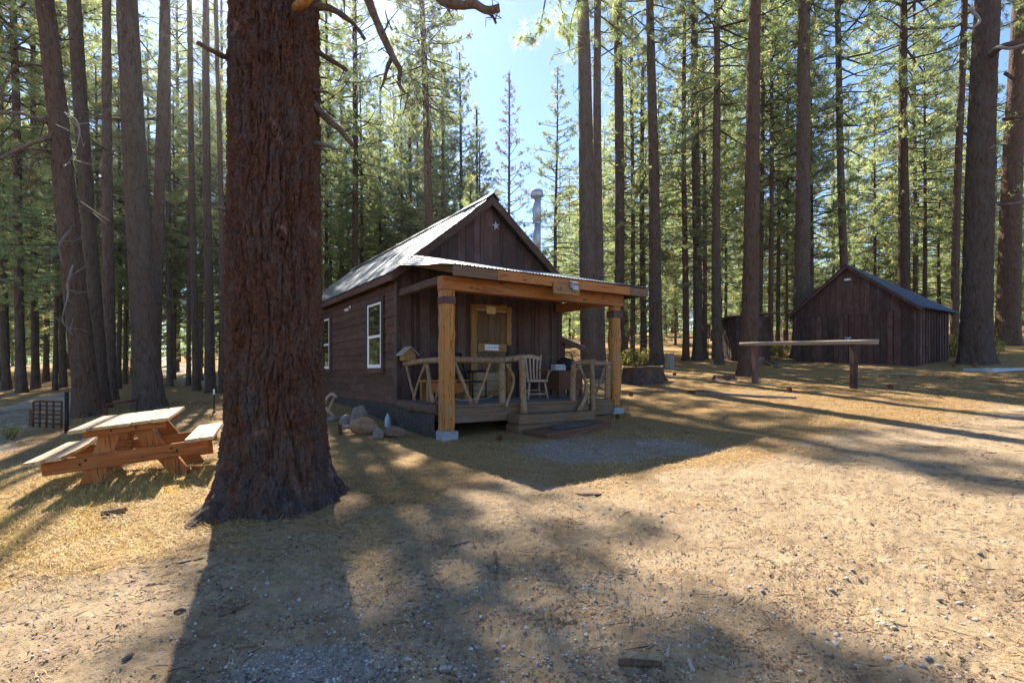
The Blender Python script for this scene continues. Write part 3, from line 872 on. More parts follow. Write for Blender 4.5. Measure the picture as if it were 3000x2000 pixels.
# behind the cabin
pine(938, 1060, 26, 22, 912, 14, 'midC', 'brown pine trunk peeking out right of the big foreground pine', 26, 'bark_red', BG)
pine(958, 1060, 36, 13, 955, 8, 'midA', 'thin pine just right of the big foreground pine above the roof', 25, 'bark_grey', BG)
pine(1044, 1060, 33, 19, 1041, 13, 'midC', 'straight slender pine rising behind the middle of the cabin roof', 25.5, 'bark_red', BG)
pine(1116, 1050, 42, 9, 1112, 5, 'midA', 'thin dark pine behind the cabin roof between two taller trunks', 22, 'bark_grey', BG)
pine(1274, 1060, 32, 30, 1237, 15, 'dense', 'red-brown pine trunk leaning left above the cabin roof', 28, 'bark_red', BG, cs=.72)
pine(1300, 1050, 38, 12, 1296, 3, 'midB', 'dense pine with a pointed tip just right of the red-brown trunk', 23.0, 'bark_grey', BG, cs=.9)
pine(1352, 1050, 36, 17, 1346, 2, 'midA', 'young pine whose tip pokes up left of the open sky', 20.6, 'bark_grey', BG, cs=.8)
pine(1398, 1050, 38, 13, 1396, 2, 'farB', 'low dense pine on the edge of the open sky behind the gable', 17.6, 'bark_grey', BG, cs=.78)
pine(1495, 1050, 40, 12, 1491, 2, 'brown', 'sparse browned pine standing alone against the open sky', 20.8, 'bark_red', BG)
pine(1205, 1050, 44, 12, 1200, 5, 'farA', 'bushy pine behind the ridge of the cabin roof', 24, 'bark_grey', BG)
pine(1000, 1050, 44, 11, 998, 5, 'farA', 'bushy pine low behind the left end of the cabin roof', 23, 'bark_grey', BG)
pine(520, 1060, 33, 11, 516, 7, 'midC', 'leafy pine behind the thin leaning pine left of the big foreground pine', 26, 'bark_grey', LG)
pine(590, 1060, 36, 11, 592, 7, 'midA', 'leafy pine filling the gap behind the dark straight trunk', 26, 'bark_grey', LG)
pine(655, 1060, 34, 11, 650, 7, 'midA', 'leafy pine just left of the big foreground pine', 25, 'bark_grey', LG)
pine(250, 1060, 30, 12, 246, 8, 'midA', 'leafy pine behind the two joined trunks on the left', 27, 'bark_grey', LG)
pine(1085, 1050, 50, 11, 1085, 5, 'farB', 'rounded pine behind the thin dark trunk over the roof', 22, 'bark_grey', BG)
pine(900, 1060, 26, 30, 884, 22, 'dense', 'tall unseen pine added behind the big foreground pine to shade the foreground', 33, 'bark_grey', BG, cs=.52)  # added out of sight so its crown shades the centre foreground
# right
pine(1730, 1106, None, 54, 1703, 31, 'tallB', 'broad pine trunk standing just left of the right porch post', 36, 'bark_grey', RG, hi=True, cs=.72)
pine(1757, 1078, None, 32, 1752, 20, 'tallA', 'pine trunk half hidden behind the broad trunk by the porch', 33, 'bark_grey', RG, cs=.72)
pine(1814, 1066, None, 30, 1812, 24, 'tallA', 'straight pine trunk directly behind the right porch post', 34, 'bark_grey', RG, cs=.72)
pine(1922, 1068, None, 40, 1903, 18, 'tallA', 'tapering pine right of the porch leaning left towards its top', 33, 'bark_grey', RG, hi=True, cs=.72)
pine(1853, 1056, None, 14, 1850, 8, 'midA', 'thin pine between the porch post and the grey stump', 17, 'bark_grey', RG)
pine(1885, 1054, None, 17, 1884, 9, 'midB', 'slim pine left of the tapering pine by the wire fence', 15, 'bark_grey', RG)
pine(2044, 1056, None, 28, 2038, 20, 'tallA', 'pine trunk two places left of the trunk in front of the outhouse', 32, 'bark_grey', RG, cs=.72)
pine(2010, 1056, None, 20, 2008, 10, 'midA', 'slim reddish pine right of the grey stump', 17, 'bark_red', RG)
pine(2065, 1052, None, 15, 2062, 8, 'midB', 'thin reddish pine between two straight grey trunks', 15, 'bark_red', RG)
pine(2102, 1067, None, 30, 2099, 15, 'midC', 'straight pine trunk left of the outhouse', 29, 'bark_grey', RG, hi=True)
pine(2126, 1046, 29, 9, 2124, 5, 'midB', 'thin pine just left of the outhouse wall', 21, 'bark_grey', RG)
pine(2192, 1099, None, 52, 2221, 33, 'tallB', 'stout pine in front of the outhouse at the left end of the rail', 36, 'bark_red', RG, hi=True, cs=.72)
pine(2226, 1046, 27, 17, 2234, 9, 'midC', 'pine trunk right behind the outhouse', 28, 'bark_grey', RG)
pine(2257, 1037, None, 17, 2258, 9, 'midA', 'pine trunk first to the right of the outhouse', 25, 'bark_red', RG)
pine(2279, 1026, None, 13, 2282, 7, 'midA', 'pine trunk second to the right of the outhouse', 25, 'bark_grey', RG)
pine(2306, 1024, None, 8, 2306, 5, 'midB', 'thin pole-like pine third to the right of the outhouse', 23, 'bark_grey', RG)
pine(2345, 1062, 24, 50, 2353, 34, 'tallA', 'pale grey pine trunk rising behind the left eave of the shed', 34, 'bark_grey', RG, hi=True, cs=.72)
pine(2484, 1050, 27, 28, 2456, 17, 'midC', 'pine trunk rising directly behind the shed peak', 30, 'bark_grey', RG)
pine(2646, 1050, 27, 42, 2652, 22, 'midC', 'dark thick pine trunk behind the right slope of the shed roof', 31, 'bark_red', RG)
pine(2680, 1050, 33, 16, 2676, 9, 'midA', 'thin pine beside the dark thick trunk behind the shed roof', 26, 'bark_grey', RG)
pine(2796, 1030, 26, 27, 2832, 20, 'tallA', 'reddish pine trunk squeezed between the shed and the huge pine', 34, 'bark_red', RG, cs=.72)
tl, bl = pine(2856, 1066, None, 96, 2902, 78, 'tallB', 'huge old pine with pale lit bark right of the shed', 40, 'bark_grey', RG, hi=True, ridge=.02, cs=.72)
tm_, bm_ = pine(2952, 1010, None, 76, 2985, 52, 'tallB', 'big reddish pine behind the huge pine near the right edge', 40, 'bark_red', RG, hi=True, cs=.72)
pine(3060, 1030, 24, 60, 3080, 40, 'tallA', 'pine just outside the right edge of the frame', 36, 'bark_grey', RG, cs=.72)

# ------------------------------------------------------------------ the forest behind
def forest():
    rg = np.random.default_rng(33)
    tmesh = [trunk_mesh('trunk', 24, r, .035, M[m], 12, 14, 20, 0.5, 0.4, 0.0, i, 0.05) for i, (r, m) in enumerate(((.17, 'bark_grey'), (.22, 'bark_red'), (.19, 'bark_grey')))]
    pts = []
    taken = [(o.location.x, o.location.y) for o in COL.objects if o.type == 'EMPTY' and o.get('category') == 'tree']
    lab = {'L': ('background pine deep in the forest left of the big foreground pine', 'background pines on the left'),
           'C': ('background pine in the forest mass behind the cabin', 'background pines behind the cabin'),
           'R': ('background pine in the forest between the porch and the shed', 'background pines right of the cabin'),
           'S': ('background pine in the forest behind and right of the shed', 'background pines behind the shed')}
    n = 0; tries = 0
    while n < 138 and tries < 30000:
        tries += 1
        px = rg.uniform(-260, 3260)
        young = n >= 46
        Y = (28 + 50 * rg.random() ** 1.3) if young else (27 + 70 * rg.random() ** 1.4)
        x = (px - CX) / FPX * Y
        if 880 < px < 1320 and Y < 40: continue
        if px < 700 and (Y < 30 or not young): continue
        if 1405 <= px <= 1600 and not young: continue           # the open sky
        if pathdist(np.array([x]), np.array([Y]), ROAD_B)[0] < 2.0: continue
        md = 2.4 if Y < 60 else 2.8
        if any((x - a) ** 2 + (Y - b) ** 2 < md * md for a, b in pts): continue
        if any((x - a) ** 2 + (Y - b) ** 2 < 1.6 ** 2 for a, b in taken): continue
        pts.append((x, Y))
        if young:
            cn = ['youngA', 'youngB', 'youngA', 'farB'][int(rg.integers(0, 4))]; H = min(CR[cn][1], 15) * rg.uniform(0.65, 1.1)
            if 1405 <= px <= 1600: H = min(H, .13 * Y)
        else:
            cn = ['farA', 'farB', 'farC', 'midA', 'midC'][int(rg.integers(0, 5))]; H = CR[cn][1] * rg.uniform(0.85, 1.15)
            if 1320 < px < 1405: H = min(H, 14)
            if 1600 < px < 1680: H = min(H, 22)
            if 600 < px < 1100: H = min(H, .75 * Y)
            if px > 1500: H = min(H, .56 * Y)
        z = g1(x, Y)
        k = 'L' if px < 930 else ('C' if px < 1500 else ('R' if px < 2330 else 'S'))
        lb, gp = lab[k]
        root = empty('background_pine', (x, Y, z), lb, 'tree', gp)
        root.rotation_euler = (rg.normal(0, .012), rg.normal(0, .018), 0)
        cm, ch = CR[cn]; s = H / ch
        tr = put('trunk', tmesh[int(rg.integers(0, 3))], root); rr = (H / 24) * rg.uniform(.8, 1.25); tr.scale = (rr, rr, H / 24)
        c = put('crown', cm, root); c.rotation_euler = (0, 0, rg.uniform(0, 6.28)); sx = s ** .6 * rg.uniform(.85, 1.15); c.scale = (sx, sx, s)
        n += 1
forest()
def leafy():
    rg = np.random.default_rng(91)
    tm = trunk_mesh('trunk', 18, .14, .03, M['bark_grey'], 12, 12, 15, 0.5, 0.4, 0.0, 5, 0.04)
    zones = ((-120, 690, 20, 26, .46, .62, 11, 'loft', 'lofty pine with foliage before the left trunks', 'lofty pines among the left trunks'),
             (1980, 2900, 27, 34, .46, .62, 6, 'loft', 'lofty pine with foliage among the right trunks', 'lofty pines among the right trunks'),
             (-220, 690, 27, 44, .34, .66, 24, None, 'leafy pine filling the gaps between the trunks on the left', 'leafy pines on the left'),
             (930, 1390, 38, 56, .36, .60, 20, None, 'leafy pine low behind the cabin roof', 'leafy pines behind the roof'),
             (1640, 3150, 30, 46, .25, .52, 14, None, 'leafy pine filling the gaps between the trunks on the right', 'leafy pines on the right'))
    for x0, x1, ya, yb, h0, h1, cnt, kind, lb, gp in zones:
        for k in range(cnt):
            px = x0 + (x1 - x0) * (k + rg.uniform(.1, .9)) / cnt; Y = rg.uniform(ya, yb); x = (px - CX) / FPX * Y; H = Y * rg.uniform(h0, h1)
            if 1300 < px < 1400: H *= .7
            cn = kind or ['youngA', 'farB', 'midB'][k % 3]; cm, ch = CR[cn]; s = H / ch
            root = empty('leafy_pine', (x, Y, g1(x, Y)), lb, 'tree', gp)
            tr = put('trunk', tm, root); tr.scale = (H / 18, H / 18, H / 18)
            c = put('crown', cm, root); c.rotation_euler = (0, 0, rg.uniform(0, 6.28)); sx = max(.75, s ** .6); c.scale = (sx, sx, s)
leafy()

def distant_forest():
    rg = np.random.default_rng(55)
    V, tint = [], []
    for k in range(460):
        px = rg.uniform(-400, 3400); Y = rg.uniform(88, 150); x = (px - CX) / FPX * Y
        H = rg.uniform(9, 21)
        if 1380 <= px <= 1640: H = rg.uniform(4, 8)
        if 600 < px < 1100: H = min(H, 16)
        n = 330; t = rg.random(n) ** 1.5; R = (.5 + 2.6 * (1 - t) ** .8) * rg.uniform(.5, 1.05, n); a = rg.uniform(0, 6.28, n)
        c = np.stack([x + R * np.cos(a), Y + R * np.sin(a), g1(x, Y) + .4 + H * t], 1)
        d = rg.normal(0, 1, (n, 3)); d /= np.linalg.norm(d, axis=1)[:, None]; e = np.cross(d, rg.normal(0, 1, (n, 3))); e /= np.linalg.norm(e, axis=1)[:, None]
        s = rg.uniform(.35, .8, n)[:, None]
        V.append(np.stack([c - e * s * .3, c + e * s * .3, c + d * s], 1).reshape(-1, 3)); tint.append(np.repeat(np.clip(rg.normal(.3, .2, n), 0, .9), 3))
    V = np.concatenate(V)
    put('distant_forest', fastmesh('distant_forest', V, np.arange(len(V)).reshape(-1, 3), M['needle'], attr={'tint': np.concatenate(tint)}), kind='stuff', label='far pine forest closing the view behind the trunks', cat='forest')
distant_forest()

# ------------------------------------------------------------------ the big foreground pine
BT = Vector((-2.63, 5.9, 0)); BT.z = g1(BT.x, BT.y)
big = empty('old_pine_tree', BT, 'massive old pine with deeply furrowed bark in the left foreground', 'tree')
def big_tree():
    def lob(T):
        a = 0
        for c, w, k in ((math.radians(195), 0.45, 0.32), (math.radians(38), 0.5, 0.85), (math.radians(243), 0.28, 1.25), (math.radians(300), 0.5, 0.55), (math.radians(90), 0.6, 0.7), (math.radians(345), 0.35, 0.45)):
            d = np.angle(np.exp(1j * (T - c))); a = a + k * np.exp(-(d / w) ** 2)
        return a
    nseg, nring = 420, 460
    # finer where the camera looks
    u = np.linspace(0, 1, nseg, endpoint=False)
    T1 = 2 * np.pi * u + 0.55 * np.sin(2 * np.pi * u + math.radians(90) - math.radians(-66 + 0)) * 0
    T1 = 2 * np.pi * u
    z = np.concatenate([np.linspace(-0.6, 6.2, nring), np.linspace(6.2, 36, 22)[1:]])
    Z, T = np.meshgrid(z, T1, indexing='ij')
    r0 = 0.485 - 0.009 * Z
    r0 = np.where(Z > 6.2, 0.43 - (Z - 6.2) * 0.0132, r0)
    zg = np.maximum(Z, -0.04)
    r = r0 * (1 + 0.50 * lob(T) * np.exp(-zg / 0.24) + 0.26 * np.exp(-zg / 0.6))
    r = np.minimum(r, 1.5)
    x = np.cos(T); y = np.sin(T)
    w = 0.10 * (fbm(x * 3, y * 3, Z * 2.0, seed=77, oct=2) - .5)
    X3, Y3, Z3 = x * .52 + w, y * .52 - w, Z
    q1 = fbm(X3 * 9.5, Y3 * 9.5, Z3 * 1.7, seed=3, oct=2)
    q2 = fbm(X3 * 25, Y3 * 25, Z3 * 6.5, seed=13, oct=2)
    q3 = fbm(X3 * 58, Y3 * 58, Z3 * 24, seed=23, oct=2)
    q4 = fbm(X3 * 2.2, Y3 * 2.2, Z3 * .8, seed=29, oct=2)
    fur = np.minimum(np.abs(q1 - 0.5) * 11, 1.0); fur2 = np.minimum(np.abs(q2 - 0.5) * 8, 1.0)
    r = r + 0.046 * (fur - .75) + 0.032 * (fur2 - .6) + 0.056 * (q3 - .5) + 0.05 * (q4 - .5)
    lx = 0.002 * Z * -1.0
    V = np.stack([x * r + lx, y * r, Z], -1).reshape(-1, 3)
    n = len(z)
    i, j = np.meshgrid(np.arange(n - 1), np.arange(nseg), indexing='ij'); j2 = (j + 1) % nseg
    F = np.stack([i * nseg + j, i * nseg + j2, (i + 1) * nseg + j2, (i + 1) * nseg + j], -1).reshape(-1, 4)
    put('trunk', fastmesh('trunk', V, F, M['bark_big'], smooth=False), big)
    c = put('crown', CR['tallN'][0], big); c.scale = (1.1, 1.1, 0.98); c.rotation_euler = (0, 0, 1.0)
big_tree()

def limb(parent, base, pts, rad, mat, n=8, label=None, k=4, wob=0.12, name='limb'):
    """pts: (px, py, Y)"""
    P = [at(*p) - Vector(base) for p in pts]
    P = smooth_path(P, k)
    m = len(P)
    R = np.interp(np.linspace(0, 1, m), np.linspace(0, 1, len(rad)), rad)
    V, F = tube_data(P, R, n, wob * 2, int(pts[0][0]) % 91 + 3, wobf=11)
    if mat is M['deadlimb'] and len(P) > 8:
        rt = np.random.default_rng(int(pts[0][0]) + 5)
        for q in range(4, len(P) - 1, 2):
            a = np.array(tuple(P[q])); e_ = a + rt.normal(0, .09, 3); e2 = e_ + rt.normal(0, .06, 3)
            v2, f2 = tube_data([a, e_, e2], [.007, .005, .002], 4); F += [[i + len(V) for i in ff] for ff in f2]; V = np.concatenate([V, v2])
    me = fastmesh(name, V, F, mat, True); flipfix(me)
    return put(name, me, parent, label=label)

def big_limbs():
    D, Pl = M['deadlimb'], M['palelimb']
    Y = 5.9
    limb(big, BT, [(905, 20, 5.9), (960, 22, 5.9), (1010, 50, 5.9), (1040, 75, 5.9), (1068, 115, 5.9)], [.045, .032, .028, .02], D)
    limb(big, BT, [(890, 122, 5.9), (950, 165, 6.0), (1000, 195, 6.0), (1016, 207, 6.0)], [.038, .032, .026, .022], D)
    limb(big, BT, [(900, 262, 5.9), (930, 266, 5.8), (962, 271, 5.7)], [.026, .022, .018], M['deadlimb'])
    limb(big, BT, [(895, 280, 5.9), (955, 345, 5.9), (1000, 385, 5.9), (1032, 425, 5.9)], [.042, .036, .03, .024], D)
    limb(big, BT, [(900, 416, 5.9), (950, 424, 5.8), (995, 441, 5.7)], [.026, .02, .012], Pl)
    limb(big, BT, [(690, 180, 5.8), (640, 158, 5.6), (578, 125, 5.4)], [.036, .028, .022], D)
    limb(big, BT, [(690, 630, 5.8), (655, 615, 5.6), (632, 607, 5.5)], [.022, .018, .012], Pl)
    limb(big, BT, [(830, -120, 5.7), (1000, -160, 5.5), (1060, -40, 5.4), (1090, 30, 5.4), (1120, 100, 5.4), (1150, 165, 5.4), (1172, 205, 5.4), (1168, 240, 5.4), (1180, 265, 5.4), (1203, 284, 5.4)],
         [.07, .06, .045, .04, .036, .032, .026, .02, .016, .006], D)
    limb(big, BT, [(1150, 168, 5.4), (1136, 195, 5.4), (1126, 235, 5.4), (1114, 266, 5.4)], [.024, .02, .016, .006], D)
    limb(big, BT, [(1195, 272, 5.4), (1191, 300, 5.4), (1180, 335, 5.4)], [.01, .008, .004], D)
    limb(big, BT, [(1120, 100, 5.4), (1135, 70, 5.4), (1128, 30, 5.4)], [.012, .008, .005], D)
    limb(big, BT, [(840, -220, 5.7), (1100, -230, 5.6), (1240, -80, 5.5), (1300, 2, 5.5), (1345, 17, 5.5), (1390, 14, 5.5), (1425, 30, 5.5), (1463, 24, 5.5)],
         [.10, .085, .06, .047, .045, .043, .04, .04], M['deadlimb'], n=12)
    limb(big, BT, [(1430, 36, 5.5), (1446, 52, 5.5), (1453, 69, 5.5)], [.018, .015, .012], D)
    limb(big, BT, [(1290, -10, 5.5), (1305, 18, 5.45), (1328, 54, 5.4)], [.012, .009, .004], D)
    tube('sawn_stub', big, [at(868, 24, 5.5) - BT, at(890, 6, 5.30) - BT, at(906, -14, 5.2) - BT], [.045, .05, .055], M['oil_z'], 12, .2, 3, label='sawn orange branch stub near the top of the frame')
    # a living bough hanging into the top of the frame
    rg = np.random.default_rng(5)
    tufts = []
    for pts in ([(840, -420, 6.0), (1250, -330, 7.5), (1560, -190, 9.0), (1640, 10, 9.3), (1655, 90, 9.3)],
                [(1560, -190, 9.0), (1600, -60, 9.2), (1590, 40, 9.3), (1570, 105, 9.3), (1532, 112, 9.3)],
                [(1600, -120, 9.1), (1690, -30, 9.4), (1672, 70, 9.4), (1668, 150, 9.4)],
                [(1620, -140, 9.1), (1780, -120, 9.2), (1802, 0, 9.2)]):
        limb(big, BT, pts, [.03, .02, .012, .008, .005], M['twig'], n=6)
        P = smooth_path([at(*p) - BT for p in pts], 8)
        L = len(P)
        for i in range(L // 2, L):
            for q in range(2):
                tufts.append((P[i] + rg.normal(0, .07, 3), P[i] - P[i - 1] + np.array([0, 0, -.03])))
    C = np.array([t[0] for t in tufts]); A = np.array([t[1] for t in tufts]); A /= np.linalg.norm(A, axis=1)[:, None]
    nn = 46; n = len(C)
    d = A[:, None] * rg.uniform(.2, 1.2, (n, nn, 1)) + rg.normal(0, .55, (n, nn, 3)); d /= np.linalg.norm(d, axis=2)[..., None]
    ln = .2 * rg.uniform(.7, 1.1, (n, nn, 1)); pr = np.cross(d, rg.normal(0, 1, (n, nn, 3))); pr /= np.linalg.norm(pr, axis=2)[..., None]
    o = C[:, None]; wv = pr * .0045
    V = np.stack([o - wv * .5, o + wv * .5, o + d * ln], 2).reshape(-1, 3)
    F = np.arange(len(V)).reshape(-1, 3)
    tint = np.repeat(np.clip(rg.normal(.5, .25, (n, 1)) * np.ones((1, nn)), 0, .95).reshape(-1), 3)
    put('bough_needles', fastmesh('bough_needles', V, F, M['needle'], attr={'tint': tint}), big, label='near bough of long needles hanging into the top of the frame')
big_limbs()

def side_limbs():
    Y = b2.y
    inv = t2.rotation_euler.to_matrix().inverted()
    def L2(pts, rad, mat, lab=None):
        P = smooth_path([inv @ (at(p[0], p[1], Y - p[2]) - b2) for p in pts], 5)
        R = np.interp(np.linspace(0, 1, len(P)), np.linspace(0, 1, len(rad)), rad) * (.62 if mat is M['palelimb'] else .8)
        V, F = tube_data(P, R, 7, .25, 5, wobf=8)
        rt = np.random.default_rng(int(pts[0][0]))
        for q in range(3, len(P) - 1, 2):          # side twigs
            a = np.array(tuple(P[q])); e_ = a + rt.normal(0, .22, 3); e2 = e_ + rt.normal(0, .12, 3)
            v2, f2 = tube_data([a, e_, e2], [.012, .008, .003], 4); F += [[i + len(V) for i in ff] for ff in f2]; V = np.concatenate([V, v2])
        me = fastmesh('dead_branch', V, F, mat, True); flipfix(me)
        put('dead_branch', me, t2, label=lab)
    D, W = M['deadlimb'], M['palelimb']
    L2([(150, 358, 0), (110, 350, .3), (62, 333, .5), (-20, 330, .8)], [.11, .08, .06, .05], D)
    L2([(160, 398, 0), (125, 408, .4), (67, 432, .6), (-20, 475, .9)], [.1, .08, .06, .04], D)
    L2([(150, 447, 0), (100, 438, .3), (60, 445, .5), (20, 468, .6)], [.07, .05, .04, .02], D)
    L2([(125, 195, 0), (90, 188, .3), (54, 187, .4), (18, 232, .5), (5, 290, .5), (12, 320, .5)], [.05, .04, .035, .03, .025, .012], D)
    L2([(214, 776, .4), (199, 830, .6), (199, 868, .6), (183, 929, .7), (192, 955, .7), (212, 978, .6)], [.045, .04, .036, .03, .025, .008], W, 'bleached curved dead branch')
    L2([(205, 674, .4), (180, 705, .6), (174, 735, .7), (190, 788, .6)], [.04, .035, .03, .012], W)
    L2([(190, 330, .4), (223, 352, .6), (233, 388, .7), (219, 446, .7), (188, 492, .6)], [.03, .028, .026, .02, .008], W)
    L2([(140, 460, .3), (95, 480, .5), (80, 545, .6), (60, 600, .6)], [.035, .03, .02, .01], D)
    # the huge pine on the right
    inv3 = tl.rotation_euler.to_matrix().inverted()
    for pts, rad, mat in (([(2905, 160, .5), (2930, 140, .9), (2965, 128, 1.1), (3030, 110, 1.2)], [.12, .1, .09, .07], D),
                          ([(2900, 155, .5), (2925, 138, 1.0), (2960, 142, 1.3), (3030, 120, 1.4)], [.07, .06, .05, .05], W),
                          ([(2840, 25, .3), (2870, 60, .6), (2845, 85, .9)], [.06, .05, .035], W),
                          ([(2925, 600, .5), (2960, 597, .9), (3020, 590, 1.1)], [.04, .035, .03], W),
                          ([(2900, 435, .6), (2935, 415, .9), (2950, 410, 1.0)], [.02, .016, .01], W),
                          ([(2945, 215, .3), (2975, 232, .7), (2990, 205, .9)], [.06, .05, .04], D),
                          ([(2940, 350, .3), (2975, 345, .7), (3040, 338, .9)], [.06, .05, .04], D)):
        P = smooth_path([inv3 @ (at(p[0], p[1], bl.y - p[2]) - bl) for p in pts], 5)
        R = np.interp(np.linspace(0, 1, len(P)), np.linspace(0, 1, len(rad)), rad)
        V, F = tube_data(P, R, 7, .1, 5, wobf=8); me = fastmesh('dead_branch', V, F, mat, True); flipfix(me)
        put('dead_branch', me, tl)
side_limbs()

# ------------------------------------------------------------------ the cabin
RZ = math.atan2(0.552, 0.834)
CO = Vector((-1.24, 9.6, 0.0))
cabin = empty('cabin', CO, 'dark brown board cabin with metal roof and open log-railed porch', 'cabin', rz=RZ)
W, D, L = 4.6, 2.3, 10.5
RIDGE, SL = 5.5, 0.823
rz_ = lambda s: RIDGE - SL * abs(s - 2.3)
def build_cabin():
    c = cabin
    rg = random.Random(4)
    # solid core
    prism('wall', c, [(.06, -.5), (W - .06, -.5), (W - .06, rz_(W - .06) - .12), (2.3, RIDGE - .12), (.06, rz_(.06) - .12)], 'y', D + .05, D + L - .05, M['stain_v'])
    # footing
    V, F = cbox(.02, W, D + .03, D + L - .03, -.5, .60, .02)
    n = 26
    ys = np.linspace(D + .01, D + L, 60); zs = np.linspace(-.5, .60, 8)
    Yg, Zg = np.meshgrid(ys, zs)
    Xg = 0.015 - .05 * fbm(Yg * 3.1, Zg * 4.2, seed=4, oct=3)
    Vf = np.stack([Xg, Yg, Zg], -1).reshape(-1, 3)
    Ff = [[i * 60 + j, i * 60 + j + 1, (i + 1) * 60 + j + 1, (i + 1) * 60 + j] for i in range(7) for j in range(59)]
    poly('footing', c, Vf, Ff, M['darkstone'], True, label='dark rough stone footing')
    # lap siding on the left wall
    z = .60; k = 0
    while z < 3.36:
        h = .195; splits = [D + .02, D + .02 + rg.uniform(2.8, 6.5), D + L]
        for a, b in zip(splits[:-1], splits[1:]):
            zt = min(z + h + .012, 3.42); j = rg.uniform(-.004, .004)
            prism('siding_board', c, [(.062, z), (.012 + j, z), (.036 + j, zt), (.062, zt)], 'y', a + .004, b - .004, M['stain_h'])
        z += h; k += 1
    # right wall and back wall boards (unseen sides kept simple)
    for i in range(14):
        a = D + .02 + i * L / 14
        box('wall_board', c, (W - .06, W - .01), (a + .003, a + L / 14 - .003), (.3, 3.45), M['stain_v'], .004)
    box('corner_board', c, (-.012, .10), (D - .035, D + .012), (.45, 3.46), M['stain_v'])
    box('corner_board', c, (-.014, .012), (D + .014, D + .13), (.45, 3.44), M['stain_v'])
    # upright boards on the front, up into the gable
    s = .10
    while s < W - .02:
        w = rg.uniform(.20, .29); e = min(s + w, W)
        y1 = D + .05; y0 = D - rg.uniform(.0, .012)
        def zt(q): return rz_(q) - .13
        def seg(a, b, z0):
            cut = [(a, z0), (b, z0), (b, zt(b))] + ([(2.3, zt(2.3))] if a < 2.3 < b else []) + [(a, zt(a))]
            prism('wall_board', c, cut, 'y', y0, y1, M['stain_v'])
        a, b = s + .004, e - .004
        if a < 2.82 and b > 1.86:      # door opening
            seg(a, b, 2.86)
            if a < 1.86 - .04: prism('wall_board', c, [(a, .5), (1.86, .5), (1.86, 2.86), (a, 2.86)], 'y', y0, y1, M['stain_v'])
            if b > 2.82 + .04: prism('wall_board', c, [(2.82, .5), (b, .5), (b, 2.86), (2.82, 2.86)], 'y', y0, y1, M['stain_v'])
        else: seg(a, b, .5)
        s = e
    # battens over a few joints
    for q in (.42, .98, 3.2, 3.72, 4.25):
        box('batten', c, (q - .022, q + .022), (D - .034, D - .013), (.70, min(3.75, rz_(q) - .2)), M['stain_v'], .004)
    for q in (1.25, 1.72, 2.12, 2.75, 3.2):
        box('batten', c, (q - .02, q + .02), (D - .03, D - .013), (3.9, rz_(q) - .18), M['stain_v'], .004)
    # windows on the left wall
    for t0, t1 in ((.94, 1.90), (5.5, 6.42)):
        w = bpy.data.objects.new('window', None); COL.objects.link(w); w.parent = c
        y0, y1, z0, z1 = D + t0, D + t1, 1.40, 2.94
        box('trim_board', w, (-.03, .03), (y0 - .15, y0 - .004), (z0 - .13, z1 + .13), M['stain_v'], .006)
        box('trim_board', w, (-.03, .03), (y1 + .004, y1 + .15), (z0 - .13, z1 + .13), M['stain_v'], .006)
        box('trim_board', w, (-.034, .03), (y0, y1), (z1 + .002, z1 + .14), M['stain_h'], .006)
        box('sill', w, (-.045, .03), (y0 - .02, y1 + .02), (z0 - .14, z0 - .004), M['stain_h'], .006)
        zm = 2.15
        for yy in ((y0, y0 + .05), (y1 - .05, y1)):
            box('frame', w, (-.028, .03), yy, (z0, z1), M['white'], .005)
        for zz in ((z0, z0 + .05), (z1 - .05, z1)):
            box('frame', w, (-.027, .03), (y0 + .051, y1 - .051), zz, M['white'], .005)
        box('meeting_rail', w, (-.024, .03), (y0 + .051, y1 - .051), (zm - .03, zm + .03), M['white'], .005)
        for yy in ((y0 + .051, y0 + .08), (y1 - .08, y1 - .051)):
            box('sash', w, (-.018, .02), yy, (z0 + .051, zm - .031), M['white'], .003)
        box('sash', w, (-.018, .02), (y0 + .081, y1 - .081), (z0 + .051, z0 + .085), M['white'], .003)
        box('pane', w, (-.012, -.004), (y0 + .045, y1 - .045), (zm + .025, z1 - .045), M['glass'], .001)
        box('pane', w, (-.008, .0), (y0 + .075, y1 - .075), (z0 + .08, zm - .025), M['glass'], .001)
    # roof: corrugated sheets, ribs run down the slope
    def sheet(w, prof, name, mat):
        nx = 48
        V = []; F = []
        for i in range(nx + 1):
            yy = w * i / nx
            o = .010 * math.sin(2 * math.pi * yy / .076)
            for p, nrm in prof: V.append((p[0] + nrm[0] * o, yy, p[1] + nrm[1] * o))
        m = len(prof)
        for i in range(nx):
            for j in range(m - 1): F.append([i * m + j, i * m + j + 1, (i + 1) * m + j + 1, (i + 1) * m + j])
        return fastmesh(name, V, F, mat, True)
    nl = math.hypot(1, SL); nrm = (-SL / nl, 1 / nl)
    wv = .66
    meL = sheet(.69, [((2.33, RIDGE + .02), nrm), ((1.0, RIDGE - SL * 1.3), nrm), ((-.22, RIDGE - SL * 2.52), nrm)], 'roof_sheet', M['roof'])
    nrm2 = (SL / nl, 1 / nl)
    meR = sheet(.69, [((2.27, RIDGE + .02), nrm2), ((4.82, RIDGE - SL * 2.52), nrm2)], 'roof_sheet', M['roof'])
    v = D - .27; i = 0
    while v < D + L + .1:
        o = put('roof_sheet', meL, c, (0, v, .004 * (i % 2) + rg.uniform(0, .004)))
        put('roof_sheet', meR, c, (0, v, .004 * (i % 2)))
        v += wv; i += 1
    prism('ridge_cap', c, [(2.12, RIDGE - .10), (2.3, RIDGE + .055), (2.48, RIDGE - .10), (2.48, RIDGE - .085), (2.3, RIDGE + .075), (2.12, RIDGE - .085)], 'y', D - .28, D + L + .2, M['roof'])
